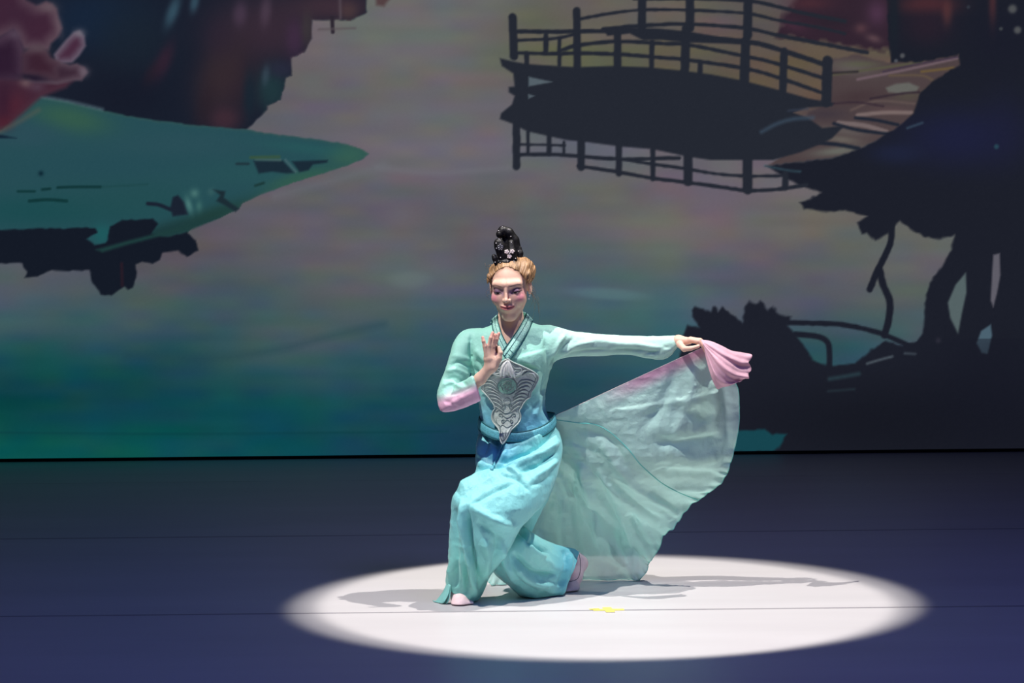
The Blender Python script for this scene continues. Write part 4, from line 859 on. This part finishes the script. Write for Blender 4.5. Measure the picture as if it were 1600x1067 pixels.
# ---- skirt held out like a fan
hem = [(1101, 541, .175), (1126, 566, .185), (1148, 597, .20), (1154, 612, .21), (1156, 640, .23), (1155.5, 662, .25), (1150, 694, .28), (1140, 730, .31), (1132, 750, .33), (1111, 770, .36), (1092, 782, .38), (1071, 800, .41), (1054, 822, .44), (1037, 838, .46), (1031, 858, .49), (1017, 878, .52), (1011, 891, .54), (997, 907, .56), (981, 915, .575), (941, 917, .56), (906, 917, .555), (860, 918, .54), (815, 919, .52), (775, 914, .50), (763, 906, .52)]
nu, nvv = 330, 150
Hm = catmull([P(*h_) for h_ in hem], nu)
Wt = catmull([P(858, 654, .24), P(864, 660, .27), P(862, 675, .32), P(850, 690, .345), P(830, 700, .35), P(812, 704, .345)], nu)
u = np.linspace(0, 1, nu)[None, :]; v = np.linspace(0, 1, nvv)[:, None]
S_ = Wt[None] * (1 - v)[..., None] + Hm[None] * v[..., None]
ph = 2 * math.pi * u
fold = (.026 * np.sin(ph * 4.6 + 1.2 + 1.5 * v) + .011 * np.sin(ph * 10.5 + 2.5 * v + .5)) * v ** 1.2 * smooth01(0.0, .10, u) * (.30 + .70 * smooth01(.30, .66, u))
belly = -.085 * np.sin(np.pi * v) * np.sin(np.pi * np.clip(u * 1.25, 0, 1)) + .03 * np.sin(2.2 * np.pi * v + 3 * u) * smooth01(.05, .2, u) * v
ruffle = .008 * np.sin(ph * 31 + 4 * np.sin(ph * 3)) * smooth01(.93, 1, v) * smooth01(.22, .3, u)
S_[..., 1] += fold + belly + ruffle
S_[..., 2] += .004 * np.sin(ph * 27 + 3 * np.sin(ph * 4)) * smooth01(.95, 1, v) * smooth01(.2, .3, u)
S_[..., 2] = np.maximum(S_[..., 2], .004)
SV = S_.reshape(-1, 3); SF = [(i * nu + k, i * nu + k + 1, (i + 1) * nu + k + 1, (i + 1) * nu + k) for i in range(nvv - 1) for k in range(nu - 1)]
sst = [([(915, 718), (940, 770), (970, 830), (985, 890)], .020, 8), ([(905, 720), (925, 790), (940, 870)], -.018, 8), ([(890, 730), (900, 800), (905, 870)], .014, 7), ([(950, 745), (1000, 790), (1040, 820)], .014, 9), ([(940, 690), (990, 760), (1040, 790)], -.012, 9),
       ([(1000, 650), (1060, 640), (1120, 660)], .010, 14), ([(1030, 700), (1080, 715), (1130, 710)], -.012, 12), ([(1020, 690), (1070, 690), (1130, 680)], .010, 9), ([(1020, 735), (1080, 740), (1130, 742)], .012, 8), ([(1040, 765), (1070, 762), (1110, 764)], -.010, 6),
       ([(1110, 590), (1118, 630), (1110, 670)], -.010, 9), ([(1130, 600), (1136, 640), (1138, 690)], .010, 6), ([(1060, 570), (1040, 620), (1000, 680)], .008, 10), ([(1085, 570), (1075, 630), (1050, 690)], -.008, 9), ([(880, 668), (940, 680), (980, 720)], .008, 8), ([(870, 690), (900, 700), (930, 740)], -.008, 8),
       ([(985, 800), (1005, 840), (1020, 860)], .012, 6), ([(965, 800), (985, 850), (1000, 890)], -.012, 6), ([(1010, 770), (1040, 790), (1060, 805)], -.010, 5), ([(880, 780), (878, 830), (880, 860)], -.010, 6), ([(865, 770), (850, 810), (845, 840)], .010, 7)]
SV = crumple(sculpt(SV, SF, [(a, -b * 1.25, c * .9) for a, b, c in sst]), SF, [(13, .0038, 34, (1, 1, .8)), (34, .0035, 35, (1, 1, 1))]); SV[:, 2] = np.maximum(SV[:, 2], .004)
sx, sy = PX(SV)
col = mixc(np.tile(lin((206, 249, 240)), (len(SV), 1)), lin((192, 247, 241)), smooth01(700, 860, sy))
td, tt = seg_dist(sx, sy, [(858, 654), (1100, 536)]); col = mixc(col, lin((226, 168, 200)), (1 - smooth01(8, 32, td)) * smooth01(.25, .62, tt) * .95 * (sx < 1112))
col = mixc(col, lin((186, 206, 226)), .5 * smooth01(1105, 1140, sx) * (1 - smooth01(640, 700, sy)))
skirt = part('skirt', SV, SF, M_CHIFFON, col=col); skirt['label'] = 'sheer pale aqua skirt spread like a fan'
SVg = SV.reshape(nvv, nu, 3)
part('hem_cord', *tube(SVg[-1], .0014, 5), M_SEAM, skirt)
part('edge_cord', *tube(SVg[:, 0], .0007, 5), M_PETAL, skirt)
skb = BVHTree.FromPolygons([tuple(a) for a in SV], SF)
sm_ = catmull([(862, 655), (884, 658), (906, 661), (929, 663), (953, 675), (981, 701), (1001, 726), (1033, 754), (1062, 770), (1090, 781)], 70)
sp3 = [hit(skb, a, b)[0] for a, b in sm_]; sp3 = np.array([s - [0, .001, 0] for s in sp3 if s is not None])
part('seam', *tube(sp3, .0020, 6), M_SEAM, skirt)
# pink corner gathered in the hand
fan_top = [(1094, 531, .150), (1110, 533, .135), (1127, 540, .125), (1143, 548, .13), (1160, 551, .145), (1174, 554, .16)]
fan_rows = [fan_top,
            [(1096, 533, .140), (1110, 540, .118), (1127, 551, .105), (1144, 560, .112), (1158, 566, .13), (1171, 567, .15)],
            [(1097, 535, .132), (1110, 548, .108), (1126, 562, .088), (1140, 573, .092), (1154, 580, .115), (1172, 583, .14)],
            [(1098, 537, .130), (1110, 555, .104), (1122, 574, .082), (1136, 587, .084), (1150, 594, .11), (1164, 593, .135)],
            [(1099, 539, .130), (1107, 560, .106), (1117, 584, .085), (1128, 597, .09), (1138, 600, .105), (1150, 598, .125)],
            [(1100, 541, .134), (1104, 562, .112), (1110, 584, .095), (1115, 598, .098), (1119, 606, .105), (1121, 609, .115)]]
fv, ff = sheet([[P(*p) for p in r] for r in fan_rows], 48, 60)
FV = fv.reshape(60, 48, 3); a_ = np.linspace(0, 1, 60)[:, None]; b_ = np.linspace(0, 1, 48)[None, :]
FV[..., 1] += (.008 * np.sin(a_ * 21 + 1.2 * b_) + .004 * np.sin(a_ * 43 + 2)) * b_ ** .9; FV[..., 0] += .005 * np.sin(a_ * 26) * smooth01(.85, 1, b_); FV[..., 2] += .003 * np.sin(a_ * 34) * smooth01(.85, 1, b_)
corner = part('skirt_corner', FV.reshape(-1, 3), ff, M_PINK, skirt); corner['label'] = 'pink corner gathered in the hand'
s_ = corner.modifiers.new('cloth', 'SOLIDIFY'); s_.thickness = .0012

# ---- slippers
def slip1(p):
    d = chain(p, H((722, 910, .10), (720, 930, .065), (719, 943, .020), (719, 950, .0)), (.034, .034, .028, .022), .02)
    d = smin(d, chain(p, H((713, 949, .005), (735, 946, .02)), (.019, .017)), .015)
    d = smin(d, chain(p, H((728, 940, .13), (729, 948, .12)), (.026, .020)), .015)
    return smax(d, -(p[:, 2] - .005), .004)
def slip2(p):
    d = chain(p, H((897, 868, .40), (906, 880, .405), (900, 900, .36), (894, 920, .325), (889, 927, .30)), (.024, .027, .022, .0225, .021), .02)
    d = smin(d, chain(p, H((895, 925, .31), (882, 930, .275)), (.022, .015)), .012)
    return smax(d, -(p[:, 2] - .005), .004)
v1, f1 = snets(slip1, P(695, 958, 0) * [1, 0, 0] + [0, -.05, -.004], [P(750, 900, 0)[0], .20, P(750, 906, .1)[2]], .0024)
s1 = part('slipper', v1, f1, M_SLIP)
v2, f2 = snets(slip2, P(862, 940, 0) * [1, 0, 0] + [0, .22, -.004], [P(925, 900, .3)[0], .47, P(905, 855, .4)[2]], .0024)
s2 = part('slipper', v2, f2, M_SLIP)
part('sole', *loft([(706, 953.6, 708, 951, .01, .02), (712, 954.6, 713, 950, .005, .03), (724, 954.6, 725, 950, .005, .035), (734, 952.8, 735, 949, .01, .03), (740, 950.6, 741, 949, .02, .015)], 20, 24), M_SOLE, s1)
b2 = BVHTree.FromPolygons([tuple(a) for a in v2], f2)
ln = [hit(b2, a, b)[0] for a, b in catmull([(905, 866), (907, 880), (906, 895), (902, 904), (894, 908), (887, 908)], 26)]; ln = np.array([l for l in ln if l is not None])
part('slipper_seam', *tube(ln, .0011, 5), M_SOLE, s2)

# ------------------------------------------------------------------ tape mark on the floor
tr = bpy.data.objects.new('tape_mark', None); COL.objects.link(tr); tr.location = G(951, 953); tag(tr, 'small yellow tape cross on the pale floor near the seam', 'tape')
for dx, dy, wx, wy, a, zz in ((0, 0, .055, .018, .05, .0008), (.0, .0, .016, .055, .1, .0011), (-.05, .02, .018, .012, .2, .0008)):
    Vb, Fb = box(-wx, wx, -wy, wy, .0, .0007); ca2, sa2 = math.cos(a), math.sin(a); Vb = Vb @ np.array([[ca2, sa2, 0], [-sa2, ca2, 0], [0, 0, 1]]) + [dx, dy, zz]
    mesh_obj('tape_strip', Vb, Fb, M_YELLOW, tr, smooth=False)
